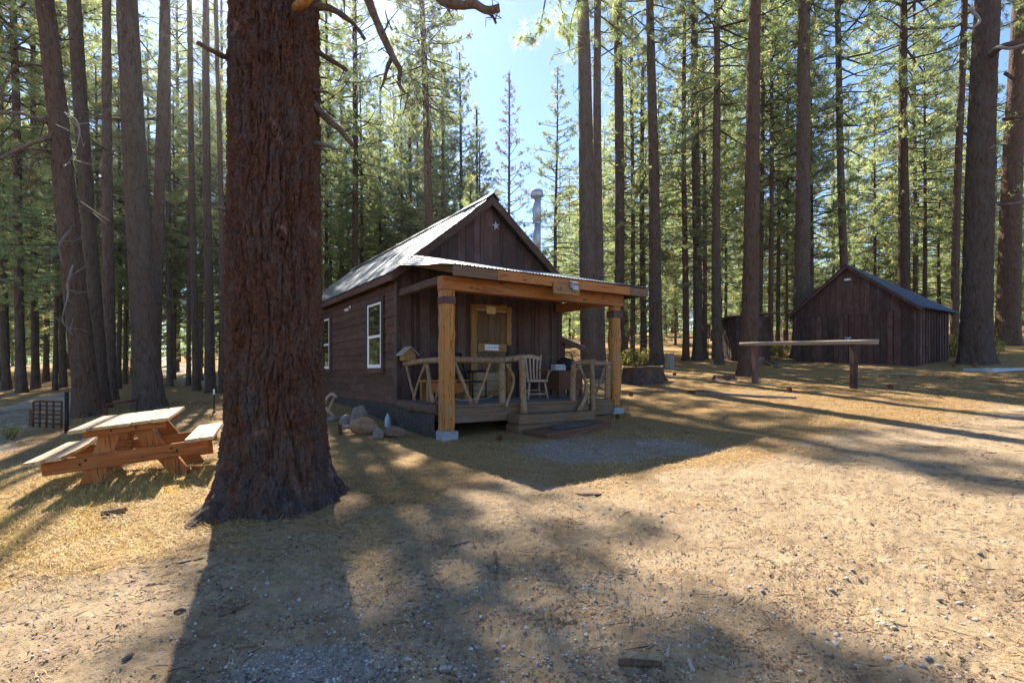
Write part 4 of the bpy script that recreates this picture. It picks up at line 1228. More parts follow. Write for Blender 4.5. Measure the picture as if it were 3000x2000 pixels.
    # rake boards, eave board, soffit strips
    for sgn in (-1, 1):
        a = 2.3; b = 2.3 + sgn * 2.5
        za, zb = RIDGE - .025, RIDGE - SL * 2.5 - .025
        prism('rake_board', c, [(a, za), (b, zb), (b, zb - .19), (a, za - .19)], 'y', D - .26, D - .215, M['stain_x'])
        prism('soffit', c, [(a, za - .03), (b, zb - .03), (b, zb - .055), (a, za - .055)], 'y', D - .21, D - .02, M['stain_x'])
        prism('rake_board', c, [(a, za), (b, zb), (b, zb - .19), (a, za - .19)], 'y', D + L + .14, D + L + .18, M['stain_x'])
    box('eave_board', c, (-.20, -.165), (D - .20, D + L + .13), (3.26, 3.415), M['stain_h'], .006)
    box('eave_board', c, (4.765, 4.80), (D - .20, D + L + .13), (3.26, 3.415), M['stain_h'], .006)
    for q in np.arange(D + .3, D + L, .8):
        prism('rafter_tail', c, [(-.16, 3.43), (.05, 3.60), (.05, 3.46), (-.16, 3.30)], 'y', q, q + .05, M['stain_x'])
    # door
    door = box('door', c, (1.86, 2.82), (D - .03, D + .02), (.70, 2.84), M['door_z'], .004)
    dz = .72
    for k, (zz, mt) in enumerate((((.72, .84), 'slab_x'), ((.845, 1.09), 'door_x'), ((1.095, 1.30), 'door_x'))):
        box('door_plank', door, (1.98, 2.80), (D - .058, D - .031), zz, M[mt], .004)
    for k in range(5):
        a = 1.985 + k * .163
        box('door_plank', door, (a, a + .158), (D - .048 - .004 * (k % 2), D - .031), (1.305, 1.785), M['door_z'], .003)
        box('door_plank', door, (a, a + .158), (D - .046 - .005 * ((k + 1) % 2), D - .031), (1.995, 2.70), M['door_z'], .003)
    box('cross_board', door, (1.985, 2.80), (D - .085, D - .05), (1.79, 1.99), M['slab_x'], .008)
    # live-edge door surround
    def slab(x0, x1, z0, z1, mt, sd, y0=-.10):
        r = random.Random(sd); n = 9; Lp = []; Rp = []
        vert = (z1 - z0) > (x1 - x0)
        for i in range(n):
            t = i / (n - 1)
            if vert: Lp.append((x0 + r.uniform(-.012, .012), z0 + (z1 - z0) * t)); Rp.append((x1 + r.uniform(-.012, .012), z0 + (z1 - z0) * t))
            else: Lp.append((x0 + (x1 - x0) * t, z0 + r.uniform(-.012, .012))); Rp.append((x0 + (x1 - x0) * t, z1 + r.uniform(-.012, .012)))
        prism('door_surround', c, Lp + Rp[::-1], 'y', D + y0, D - .035, M[mt])
    slab(1.80, 1.96, .70, 2.90, 'slab_z', 1); slab(2.80, 2.93, 1.97, 2.90, 'slab_z', 2); slab(2.81, 2.93, .70, 1.52, 'slab_z', 3); slab(1.965, 2.795, 2.76, 2.93, 'slab_x', 4, -.094)
    box('hinge_plate', c, (2.81, 2.90), (D - .07, D - .04), (1.55, 1.93), M['iron'], .004)
    # deck
    y = .03; k = 0
    while y < D - .05:
        w = .138
        box('deck_board', c, (.02, W + .02), (y, y + w), (.652 + rg.uniform(-.002, .002), .692 + rg.uniform(-.002, .002)), M['dull_x'] if k == 0 else M['deck_x'], .004)
        y += w + .007; k += 1
    box('rim_joist', c, (.10, W - .02), (.05, .09), (.355, .648), M['dull_x'], .006)
    box('rim_joist', c, (.05, .09), (.10, D - .04), (.36, .648), M['dull_x'], .006)
    box('rim_joist', c, (W - .03, W + .01), (.10, D - .04), (.36, .648), M['dull_x'], .006)
    for q in (.7, 1.4, 2.1, 2.8, 3.5, 4.2):
        box('joist', c, (q, q + .045), (.095, D - .05), (.40, .645), M['dull_x'], .004)
    # side log sill and dark rubble under the left of the deck
    tube('sill_log', c, [(.02, .26, .60), (.0, 1.2, .61), (.03, D - .06, .60)], [.105, .115, .11], M['deadlimb'], 12, .2, 3, sub=4)
    ys = np.linspace(.30, D + .02, 16); zs = np.linspace(-.4, .53, 8)
    Yg, Zg = np.meshgrid(ys, zs); Xg = .03 - .12 * fbm(Yg * 3.3 + 9, Zg * 3.3, seed=14, oct=3)
    poly('rubble', c, np.stack([Xg, Yg, Zg], -1).reshape(-1, 3), [[i * 16 + j, i * 16 + j + 1, (i + 1) * 16 + j + 1, (i + 1) * 16 + j] for i in range(7) for j in range(15)], M['darkstone'], True)
    xs = np.linspace(.06, 1.3, 10); zs = np.linspace(-.3, .36, 6)
    # posts on concrete blocks
    def post(x0, gzv, sd):
        a = .24
        n = 14; V = []; r = random.Random(sd)
        zs = np.linspace(gzv + .225, 2.80, n)
        for zz in zs:
            dx, dy = r.uniform(-.006, .006), r.uniform(-.006, .006)
            b = .02
            for px_, py_ in ((b, 0), (a - b, 0), (a, b), (a, a - b), (a - b, a), (b, a), (0, a - b), (0, b)):
                V.append((x0 + px_ + dx, py_ + dy, zz))
        F = [[i * 8 + j, i * 8 + (j + 1) % 8, (i + 1) * 8 + (j + 1) % 8, (i + 1) * 8 + j] for i in range(n - 1) for j in range(8)]
        F += [list(range(8))[::-1], list(range((n - 1) * 8, n * 8))]
        p = poly('post', c, V, F, M['oil_z'])
        box('pier_block', c, (x0 - .03, x0 + .29), (-.03, .27), (gzv - .15, gzv + .222), M['concrete'], .012)
        return p
    post(.0, .0, 1)
    # right post is a hewn log: irregular
    n = 26; V = []; r = np.random.default_rng(3)
    zs = np.linspace(.50, 2.80, n); ph = np.linspace(0, 2 * np.pi, 12, endpoint=False)
    for zz in zs:
        f = .118 + .018 * (float(fbm(np.array([zz * 1.7]), np.array([2.0]), seed=6)[0]) - .5) * 4 * (1 if zz < 2.3 else .3)
        for q, p_ in enumerate(ph):
            sq = 1 / max(abs(math.cos(p_)), abs(math.sin(p_))); rr = f * min(sq, 1.18) * (1 + .06 * (float(vn(np.array([zz * 3]), np.array([q * 1.3]), seed=8)[0]) - .5))
            V.append((4.38 + rr * math.cos(p_), .12 + rr * math.sin(p_), zz))
    F = [[i * 12 + j, i * 12 + (j + 1) % 12, (i + 1) * 12 + (j + 1) % 12, (i + 1) * 12 + j] for i in range(n - 1) for j in range(12)] + [list(range(12))[::-1], list(range((n - 1) * 12, n * 12))]
    poly('post', c, V, F, M['oil_z'], True, label='knotty hewn right porch post')
    box('pier_block', c, (4.24, 4.54), (-.03, .27), (.16, .495), M['concrete'], .012)
    # dark band round each post top, just below the beam
    box('post_band', c, (-.008, .248), (-.008, .248), (2.545, 2.69), M['stain_v'], .01)
    box('post_band', c, (4.245, 4.515), (-.012, .25), (2.535, 2.70), M['stain_v'], .01)
    # beams and fascia
    box('beam', c, (-.02, 4.56), (.0, .235), (2.805, 3.06), M['oil_x'], .01)
    box('beam', c, (.03, .18), (.24, D - .03), (2.95, 3.10), M['stain_h'], .01)
    box('beam', c, (4.36, 4.56), (.24, D - .03), (2.86, 3.08), M['oil_y'], .01)
    box('fascia', c, (.0, .9), (-.40, -.355), (3.0, 3.185), M['dull_x'], .006)
    box('fascia', c, (.904, 4.35), (-.40, -.355), (3.0, 3.185), M['oil_x'], .006)
    box('fascia', c, (4.354, 4.92), (-.398, -.353), (3.0, 3.18), M['dull_x'], .006)
    box('fascia', c, (4.88, 4.92), (-.35, D - .02), (3.02, 3.2), M['dull_x'], .006)
    for q in (.42, .8, 1.35, 2.0, 2.65, 3.3, 3.95, 4.6):
        zb = min(3.80, rz_(q) - .12)
        prism('rafter', c, [(-.34, 3.03), (D - .03, zb - .16), (D - .03, zb - .03), (-.34, 3.165)], 'x', q, q + .05, M['dull_x'])
    # porch roof sheets: they twist where they run up under the main roof
    def zb(s): return min(3.89, RIDGE - SL * abs(s - 2.3) + .035)
    def psheet(s0, s1):
        nx = 48; ny = 5; V = []; F = []
        for i in range(nx + 1):
            s_ = s0 + (s1 - s0) * i / nx; o = .010 * math.sin(2 * math.pi * s_ / .076)
            for j in range(ny + 1):
                t = j / ny
                V.append((s_, -.43 + (D - .02 + .43) * t, 3.205 + (zb(s_) - 3.205) * t + o + (.015 * math.sin(t * 9) if s_ < .3 else 0)))
        for i in range(nx):
            for j in range(ny): F.append([i * (ny + 1) + j, (i + 1) * (ny + 1) + j, (i + 1) * (ny + 1) + j + 1, i * (ny + 1) + j + 1])
        return fastmesh('porch_roof_sheet', V, F, M['roof'], True)
    for k in range(8):
        a = -.03 + k * .62
        put('porch_roof_sheet', psheet(a, min(a + .65, 4.96)), c, (0, 0, .003 * (k % 2)))
    # railings of peeled logs
    LG_ = M['log']
    def log(a, b, r0, r1, n=10, wob=.10, sd=1, bend=(0, 0, 0)):
        a, b = Vector(a), Vector(b); m = a.lerp(b, .5) + Vector(bend)
        P = smooth_path([a, m, b], 6); R = np.linspace(r0, r1, len(P)) * .86
        V, F = tube_data(P, R, n, wob, sd, wobf=7); me = fastmesh('rail_log', V, F, LG_, True); flipfix(me)
        return put('rail_log', me, c)
    log((.16, D - .03, 1.48), (.12, .20, 1.53), .062, .068, 12, sd=2, bend=(0, 0, .02))
    log((.22, .12, 1.535), (1.40, .10, 1.53), .072, .07, 12, sd=3)
    log((1.36, .09, 1.545), (1.76, -.02, 1.59), .066, .075, 12, sd=4)
    log((3.08, .05, 1.50), (3.66, .02, 1.53), .062, .066, 12, sd=5)
    log((3.52, .02, 1.50), (4.28, .12, 1.50), .062, .06, 12, sd=6)
    log((1.33, .10, .66), (1.31, .10, 1.48), .078, .072, 12, .12, sd=7)
    log((1.70, -.10, .48), (1.69, -.05, 1.55), .085, .078, 12, .12, sd=8)
    log((3.10, .08, .66), (3.12, .07, 1.48), .075, .068, 12, .12, sd=9)
    log((3.60, -.02, .40), (3.58, .0, 1.58), .068, .062, 12, .12, sd=10)
    log((4.17, .13, .69), (4.19, .13, 1.46), .085, .08, 12, .08, sd=11)
    # braces
    log((.14, 2.10, 1.44), (.12, 1.58, .70), .032, .036, 8, sd=12); log((.12, 1.68, .70), (.13, 1.10, 1.46), .03, .028, 8, sd=13, bend=(0, .05, 0))
    log((.13, 1.02, 1.47), (.12, .72, .71), .042, .046, 8, sd=14); log((.13, .66, .70), (.12, .28, 1.3), .028, .032, 8, sd=15)
    log((.26, .10, 1.50), (.62, .08, .70), .046, .05, 8, sd=16); log((1.05, .10, 1.50), (.70, .08, .70), .026, .036, 8, sd=17, bend=(.02, 0, .0))
    log((1.40, .06, 1.46), (1.50, .02, .92), .036, .03, 8, sd=18, bend=(.10, 0, 0)); log((1.52, .02, 1.02), (1.36, .02, .62), .028, .034, 8, sd=19)
    log((3.22, .04, 1.46), (3.44, .0, 1.0), .04, .05, 8, sd=20, bend=(.03, 0, 0)); log((3.44, .0, 1.05), (3.14, -.06, .46), .055, .06, 8, sd=21, bend=(.07, 0, 0))
    log((3.44, .02, 1.12), (3.50, .02, .62), .03, .03, 8, sd=22)
    log((4.10, .12, 1.46), (3.68, .02, .72), .028, .036, 8, sd=23)
    # the step: stacked timbers
    box('step_timber', c, (1.40, 3.34), (-.40, .03), (.30, .485), M['dull_x'], .015)
    box('step_timber', c, (1.36, 3.30), (-.43, .03), (-.02, .295), M['dull_x'], .015)
    # lean-to on the right side
    lt = D + 1.0
    box('lean_to_wall', c, (W + .0, W + .92), (lt, lt + 2.0), (.3, 2.2), M['stain_v'], .01)
    for k in range(5):
        a = W + .01 + k * .18
        box('wall_board', c, (a, a + .175), (lt - .03, lt - .004), (.35, 2.30 - .05 * k), M['barn_v'], .004)
    prism('lean_to_roof', c, [(W - .05, 2.52), (W + 1.48, 2.06), (W + 1.48, 2.02), (W - .05, 2.48)], 'y', lt - .25, lt + 2.2, M['roof_dk'])
    prism('lean_to_fascia', c, [(W - .02, 2.47), (W + 1.45, 2.02), (W + 1.45, 1.91), (W - .02, 2.36)], 'y', lt - .235, lt - .20, M['stain_x'])
    # stove pipe
    px_, py_ = 4.14, D + .5
    tube('stove_pipe', c, [(px_, py_, 3.7), (px_, py_, 4.55)], .112, M['galv'], 20, smooth=True)
    tube('stove_pipe', c, [(px_, py_, 4.55), (px_, py_, 5.30)], .106, M['galv'], 20)
    tube('stove_pipe', c, [(px_, py_, 5.30), (px_, py_, 6.02)], .109, M['galv'], 20)
    for zz in (4.55, 5.30): tube('pipe_band', c, [(px_, py_, zz - .02), (px_, py_, zz + .02)], .116, M['galv'], 20, smooth=False)
    V = []; F = []
    prof = [(.11, 5.98), (.16, 6.01), (.165, 6.04), (.165, 6.16), (.15, 6.18), (.12, 6.19), (.0, 6.20)]
    for r_, zz in prof:
        for j in range(20): V.append((px_ + r_ * math.cos(j * math.pi / 10), py_ + r_ * math.sin(j * math.pi / 10), zz))
    F = [[i * 20 + j, i * 20 + (j + 1) % 20, (i + 1) * 20 + (j + 1) % 20, (i + 1) * 20 + j] for i in range(len(prof) - 1) for j in range(20)]
    poly('pipe_cap', c, V, F, M['galv'], True)
    tube('pipe_brace', c, [(px_ - .10, py_, 5.28), (2.75, D + .65, RIDGE - SL * .45 + .03)], .014, M['galv'], 6)
build_cabin()

CM = Matrix.Translation(CO) @ Matrix.Rotation(RZ, 4, 'Z')
def cab(s, v, z): return CM @ Vector((s, v, z))
def on_cabin(name, s, v, z, label, cat, group=None, rz=0.0, tilt=0.0):
    e = empty(name, (0, 0, 0), label, cat, group)
    e.matrix_world = CM @ Matrix.Translation((s, v, z)) @ Matrix.Rotation(rz, 4, 'Z') @ Matrix.Rotation(tilt, 4, 'Y')
    return e

# ------------------------------------------------------------------ things on the cabin and the porch
def text_mesh(name, body, size, mat, extrude=.001):
    cu = bpy.data.curves.new(name, 'FONT'); cu.body = body; cu.size = size; cu.extrude = extrude
    cu.align_x = 'CENTER'; cu.align_y = 'CENTER'; cu.resolution_u = 2
    o = bpy.data.objects.new(name, cu); COL.objects.link(o)
    bpy.context.view_layer.update()
    me = bpy.data.meshes.new_from_object(o.evaluated_get(bpy.context.evaluated_depsgraph_get()))
    bpy.data.objects.remove(o); bpy.data.curves.remove(cu)
    me.materials.clear(); me.materials.append(mat)
    return me

def porch_things():
    # white sign on the door
    s = on_cabin('door_sign', 2.36, D - .085, 1.895, 'small white LOVE SHACK sign on the cabin door', 'sign', tilt=.02)
    box('panel', s, (-.205, .205), (-.016, -.004), (-.072, .072), M['signwhite'], .003)
    for xr, zr in (((-.212, .212), (.064, .078)), ((-.212, .212), (-.078, -.064)), ((-.212, -.199), (-.0635, .0635)), ((.199, .212), (-.0635, .0635))):
        box('border', s, xr, (-.022, -.003), zr, M['greywood_x'], .002)
    t = put('lettering', text_mesh('lettering', 'LOVE SHACK', .074, M['ink']), s)
    t.location = (0, -.0175, 0); t.rotation_euler = (math.radians(90), 0, 0)
    # cream plaque above the door
    s = on_cabin('door_plaque', 2.33, D - .105, 2.79, 'cream notched plaque hung above the cabin door', 'plaque')
    pts = [(-.125, -.07), (-.105, -.09), (.105, -.09), (.125, -.07), (.125, .07), (.105, .09), (-.105, .09), (-.125, .07)]
    prism('panel', s, pts, 'y', -.02, .0, M['cream'])
    tube('cord', s, [(-.42, .0, .0), (-.12, -.012, .0)], .005, M['white'], 5); tube('cord', s, [(.12, -.012, -.02), (.44, .0, -.03)], .005, M['white'], 5)
    # routed sign on the fascia
    s = on_cabin('carved_sign', 2.52, -.405, 2.965, 'varnished wooden sign with worn carved letters on the porch beam', 'sign')
    box('board', s, (-.33, .33), (-.030, -.002), (-.10, .10), M['slab_x'], .006)
    for xr, zr in (((-.34, .34), (.088, .108)), ((-.34, .34), (-.108, -.088)), ((-.34, -.322), (-.087, .087)), ((.322, .34), (-.087, .087))):
        box('border', s, xr, (-.040, -.001), zr, M['slab_x'], .004)
    r = random.Random(9)
    for k, (a, b, c_, d) in enumerate(((-.27, .03, -.22, -.06), (-.22, -.06, -.19, .02), (-.16, .05, -.16, -.05), (-.16, .0, -.12, .0), (-.12, .05, -.12, -.05), (-.08, -.02, -.03, -.05), (.14, .03, .14, -.05), (.19, .04, .21, -.05), (.21, -.05, .24, .04), (.27, .04, .27, -.05))):
        dx, dz = c_ - a, d - b; ln = math.hypot(dx, dz); nx, nz = -dz / ln * .007, dx / ln * .007
        prism('letter_stroke', s, [(a + nx, b + nz), (c_ + nx, d + nz), (c_ - nx, d - nz), (a - nx, b - nz)], 'y', -.0325, -.0295, M['stain_x'])
    # floodlight
    s = on_cabin('floodlight', 2.66, -.405, 3.05, 'grey solar floodlight fixed above the carved sign', 'lamp')
    box('mount', s, (-.045, .045), (-.05, -.003), (-.05, .045), M['greypaint'], .012)
    o = box('lamp_head', s, (-.075, .075), (-.16, -.045), (-.075, .0), M['greypaint'], .015, rot=('X', .45))
    box('lens', s, (-.062, .062), (-.166, -.10), (-.088, -.078), M['lens'], .003, rot=('X', .45))
    box('solar_panel', s, (-.07, .07), (-.14, -.03), (.055, .07), M['lens'], .003, rot=('X', .35))
    # tin star in the gable
    s = on_cabin('tin_star', 2.52, D - .035, 4.86, 'weathered tin star nailed in the cabin gable', 'star')
    V = [(0, -.035, 0)]
    for k in range(10):
        rr = .12 if k % 2 == 0 else .048; a = math.pi / 2 + k * math.pi / 5 + .2; V.append((rr * math.cos(a), 0, rr * math.sin(a)))
    poly('star', s, V, [[0, 1 + k, 1 + (k + 1) % 10] for k in range(10)] + [[i for i in range(10, 0, -1)]], M['starm'])
    e = empty('wall_lamp', (0, 0, 0), 'small white security lamp on the side wall under the eave', 'lamp')
    e.matrix_world = CM @ Matrix.Translation((.005, D + 3.4, 3.05)) @ Matrix.Rotation(math.radians(-90), 4, 'Z')
    box('mount', e, (-.05, .05), (-.03, .0), (-.05, .05), M['plastic'], .006)
    for sg in (-1, 1):
        tube('lamp_head', e, [(sg * .03, -.03, -.02), (sg * .08, -.09, -.06), (sg * .10, -.12, -.08)], [.015, .035, .042], M['plastic'], 10)
    # side flood lamp
    # birdhouse on the left rail
    s = on_cabin('birdhouse', .14, 2.02, 1.545, 'wooden birdhouse standing on the left porch rail', 'birdhouse', rz=.05); s.scale = (.85, .85, .85)
    box('body', s, (-.16, .16), (-.13, .13), (.0, .17), M['slab_z'], .004)
    for sg in (-1, 1):
        prism('roof_board', s, [(0, .36), (sg * .24, .15), (sg * .24, .128), (0, .335)], 'y', -.19, .19, M['greywood_x'])
    prism('gable', s, [(-.155, .17), (.155, .17), (0, .32)], 'y', -.128, .128, M['slab_z'])
    tube('perch', s, [(0, -.13, .06), (0, -.2, .06)], .008, M['slab_z'], 6)
    # low bench / box on the left of the porch
    s = on_cabin('porch_bench', .74, 1.55, .69, 'low red-brown wooden bench against the wall behind the left rail', 'bench')
    box('seat', s, (-.45, .55), (-.22, .22), (.40, .45), M['oil_x'], .008)
    box('apron', s, (-.43, .53), (-.20, -.17), (.18, .395), M['oil_x'], .008)
    box('apron', s, (-.43, .53), (.17, .20), (.18, .395), M['oil_x'], .008)
    for x in (-.44, .42):
        for y in (-.205, .10): box('leg', s, (x, x + .11), (y, y + .10), (.0, .396), M['slab_z'], .006)
    # dark rocking chair by the door
    s = on_cabin('rocking_chair', 1.28, 1.35, .69, 'dark bentwood rocking chair left of the door behind the rail', 'chair', rz=.5)
    for x in (-.27, .27):
        P = smooth_path([(x, -.42, .10), (x, -.2, .03), (x, .1, .02), (x, .45, .12)], 5)
        tube('rocker', s, P, .018, M['greywood'], 7)
        tube('leg', s, [(x, -.25, .04), (x, -.25, .62)], .018, M['iron'], 7); tube('leg', s, [(x, .22, .04), (x, .22, .42)], .018, M['iron'], 7)
        P = smooth_path([(x, -.34, .62), (x, -.1, .64), (x, .24, .60)], 4); tube('armrest', s, P, .022, M['iron'], 7)
        tube('back_post', s, [(x * .95, .22, .40), (x * .95, .40, 1.02)], .02, M['iron'], 7)
    box('seat', s, (-.28, .28), (-.28, .26), (.39, .425), M['black'], .01)
    for k in range(5): tube('back_slat', s, [(-.2 + .1 * k, .235, .42), (-.2 + .1 * k, .39, 1.0)], .012, M['iron'], 6)
    tube('top_rail', s, [(-.28, .40, 1.02), (.28, .40, 1.02)], .025, M['iron'], 7)
    for zz, yy in ((.16, -.25), (.28, -.25), (.16, .22)): tube('stretcher', s, [(-.27, yy, zz), (.27, yy, zz)], .012, M['greywood'], 6)
    # captain's chair
    s = on_cabin('captain_chair', 2.93, 1.25, .69, 'pale wooden captain chair with slatted back on the porch', 'chair', rz=-.25); s.scale = (.93, .93, .93)
    ch = M['chair']
    P = [(-.27, -.25), (-.2, -.28), (.2, -.28), (.27, -.25), (.26, .22), (-.26, .22)]
    prism('seat', s, P, 'z', .42, .475, ch)
    for x, y in ((-.20, -.20), (.20, -.20), (-.19, .17), (.19, .17)):
        tube('leg', s, [(x, y, .43), (x * 1.28, y * 1.3, .0)], [.026, .03], ch, 8)
    for x in (-.245, .245): tube('stretcher', s, [(x, -.22, .17), (x, .19, .17)], .02, ch, 7)
    tube('stretcher', s, [(-.24, -.235, .12), (.24, -.235, .12)], .022, ch, 7); tube('stretcher', s, [(-.23, .20, .20), (.23, .20, .20)], .018, ch, 7)
    for k in range(5):
        x = -.17 + .085 * k
        P = smooth_path([(x * .9, .20, .47), (x * 1.05, .26, .72), (x * 1.25, .31, 1.0)], 3)
        V = []
        for p in P:
            V += [(p[0] - .022, p[1] - .006, p[2]), (p[0] + .022, p[1] - .006, p[2]), (p[0] + .022, p[1] + .008, p[2]), (p[0] - .022, p[1] + .008, p[2])]
        n = len(P); F = [[i * 4 + j, i * 4 + (j + 1) % 4, (i + 1) * 4 + (j + 1) % 4, (i + 1) * 4 + j] for i in range(n - 1) for j in range(4)] + [[3, 2, 1, 0], [n * 4 - 4, n * 4 - 3, n * 4 - 2, n * 4 - 1]]
        poly('back_slat', s, V, F, ch)
    for sg in (-1, 1): tube('back_post', s, [(sg * .23, .19, .46), (sg * .27, .28, .80), (sg * .325, .33, 1.10)], [.026, .026, .024], ch, 8)
    P = smooth_path([(-.29, .32, 1.0), (0, .335, 1.06), (.29, .32, 1.0)], 5)
    V = []
    for p in P: V += [(p[0], p[1] - .018, p[2] - .045), (p[0], p[1] + .018, p[2] - .045), (p[0], p[1] + .018, p[2] + .045), (p[0], p[1] - .018, p[2] + .045)]
    n = len(P); poly('crest_rail', s, V, [[i * 4 + j, i * 4 + (j + 1) % 4, (i + 1) * 4 + (j + 1) % 4, (i + 1) * 4 + j] for i in range(n - 1) for j in range(4)] + [[3, 2, 1, 0], [n * 4 - 4, n * 4 - 3, n * 4 - 2, n * 4 - 1]], ch)
    for sg in (-1, 1):
        P = smooth_path([(sg * .27, .26, .70), (sg * .33, .05, .72), (sg * .34, -.24, .69)], 4)
        V = []
        for p in P: V += [(p[0] - .04, p[1], p[2] - .016), (p[0] + .04, p[1], p[2] - .016), (p[0] + .04, p[1], p[2] + .016), (p[0] - .04, p[1], p[2] + .016)]
        n = len(P); poly('armrest', s, V, [[i * 4 + j, i * 4 + (j + 1) % 4, (i + 1) * 4 + (j + 1) % 4, (i + 1) * 4 + j] for i in range(n - 1) for j in range(4)] + [[3, 2, 1, 0], [n * 4 - 4, n * 4 - 3, n * 4 - 2, n * 4 - 1]], M['slab_x'])
        tube('arm_post', s, [(sg * .26, -.18, .46), (sg * .32, -.2, .68)], [.022, .024], ch, 8)
    # chest with things on it
    s = on_cabin('wooden_chest', 4.02, 1.45, .69, 'brown wooden chest on legs beside the captain chair', 'chest')
    box('case', s, (-.40, .34), (-.26, .26), (.18, .62), M['redwood'], .006)
    box('lid', s, (-.42, .36), (-.28, .28), (.625, .655), M['redwood'], .006)
    for x in (-.40, .27):
        for y in (-.262, .20): box('leg', s, (x, x + .075), (y, y + .07), (.0, .178), M['redwood'], .006)
    for k in range(3): box('drawer_front', s, (-.32, .26), (-.274, -.262), (.21 + .135 * k, .33 + .135 * k), M['redwood'], .004)
    s = on_cabin('plastic_crate', 3.78, 1.42, 1.346, 'small white plastic basket on the wooden chest', 'basket')
    box('base', s, (-.15, .15), (-.10, .10), (.0, .012), M['plastic'], .003)
    for k in range(4):
        zz = .02 + k * .032
        for yy in ((-.10, -.092), (.092, .10)): box('slat', s, (-.15, .15), yy, (zz, zz + .022), M['plastic'], .002)
        for xx in ((-.15, -.142), (.142, .15)): box('slat', s, xx, (-.09, .09), (zz, zz + .022), M['plastic'], .002)
    for x in (-.15, .142):
        for y in (-.10, .092): box('corner', s, (x, x + .008), (y, y + .008), (.012, .15), M['plastic'], .001)
    s = on_cabin('black_bag', 4.08, 1.48, 1.346, 'bulky black bag slumped on the wooden chest', 'bag')
    V, F = rock_data(31, 10, 16, .28, (.30, .20, .17)); V[:, 2] = np.maximum(V[:, 2] + .15, .002)
    poly('sack', s, V, F, M['black'], True)
    P = smooth_path([(-.18, -.02, .26), (-.1, -.05, .40), (.1, -.05, .41), (.18, -.02, .27)], 4); tube('strap', s, P, .014, M['black'], 6)
    # platform and door mat before the step
    gp = cab(2.15, -.85, 0)
    zg = g1(gp.x, gp.y)
    s = on_cabin('step_platform', 2.25, -.82, zg, 'low red-brown wooden platform on the ground before the step', 'platform', rz=.03, tilt=-.075)
    for k in range(4): box('plank', s, (-.80, .80), (-.36 + k * .178, -.36 + k * .178 + .172), (.07, .11), M['redwood'], .006)
    for xx in ((-.79, -.745), (.745, .79)): box('skid', s, xx, (-.35, .34), (-.06, .069), M['redwood'], .006)
    box('face_board', s, (-.74, .74), (-.352, -.318), (-.05, .069), M['redwood'], .006)
    m = on_cabin('door_mat', 2.32, -.84, zg + .112, 'oval patterned door mat with a black rim on the platform', 'mat', rz=.03, tilt=-.075)
    V = []; n = 32
    for rr, zz in ((1, .0), (1, .016), (.93, .02)):
        for j in range(n): V.append((.52 * rr * math.cos(2 * math.pi * j / n), .27 * rr * math.sin(2 * math.pi * j / n), zz))
    poly('rim', m, V, [[i * n + j, i * n + (j + 1) % n, (i + 1) * n + (j + 1) % n, (i + 1) * n + j] for i in range(2) for j in range(n)], M['mat_rim'], True)
    V = [(.49 * math.cos(2 * math.pi * j / n), .255 * math.sin(2 * math.pi * j / n), .0185) for j in range(n)]
    poly('pile', m, V, [list(range(n))], M['mat'], fix=False)
porch_things()

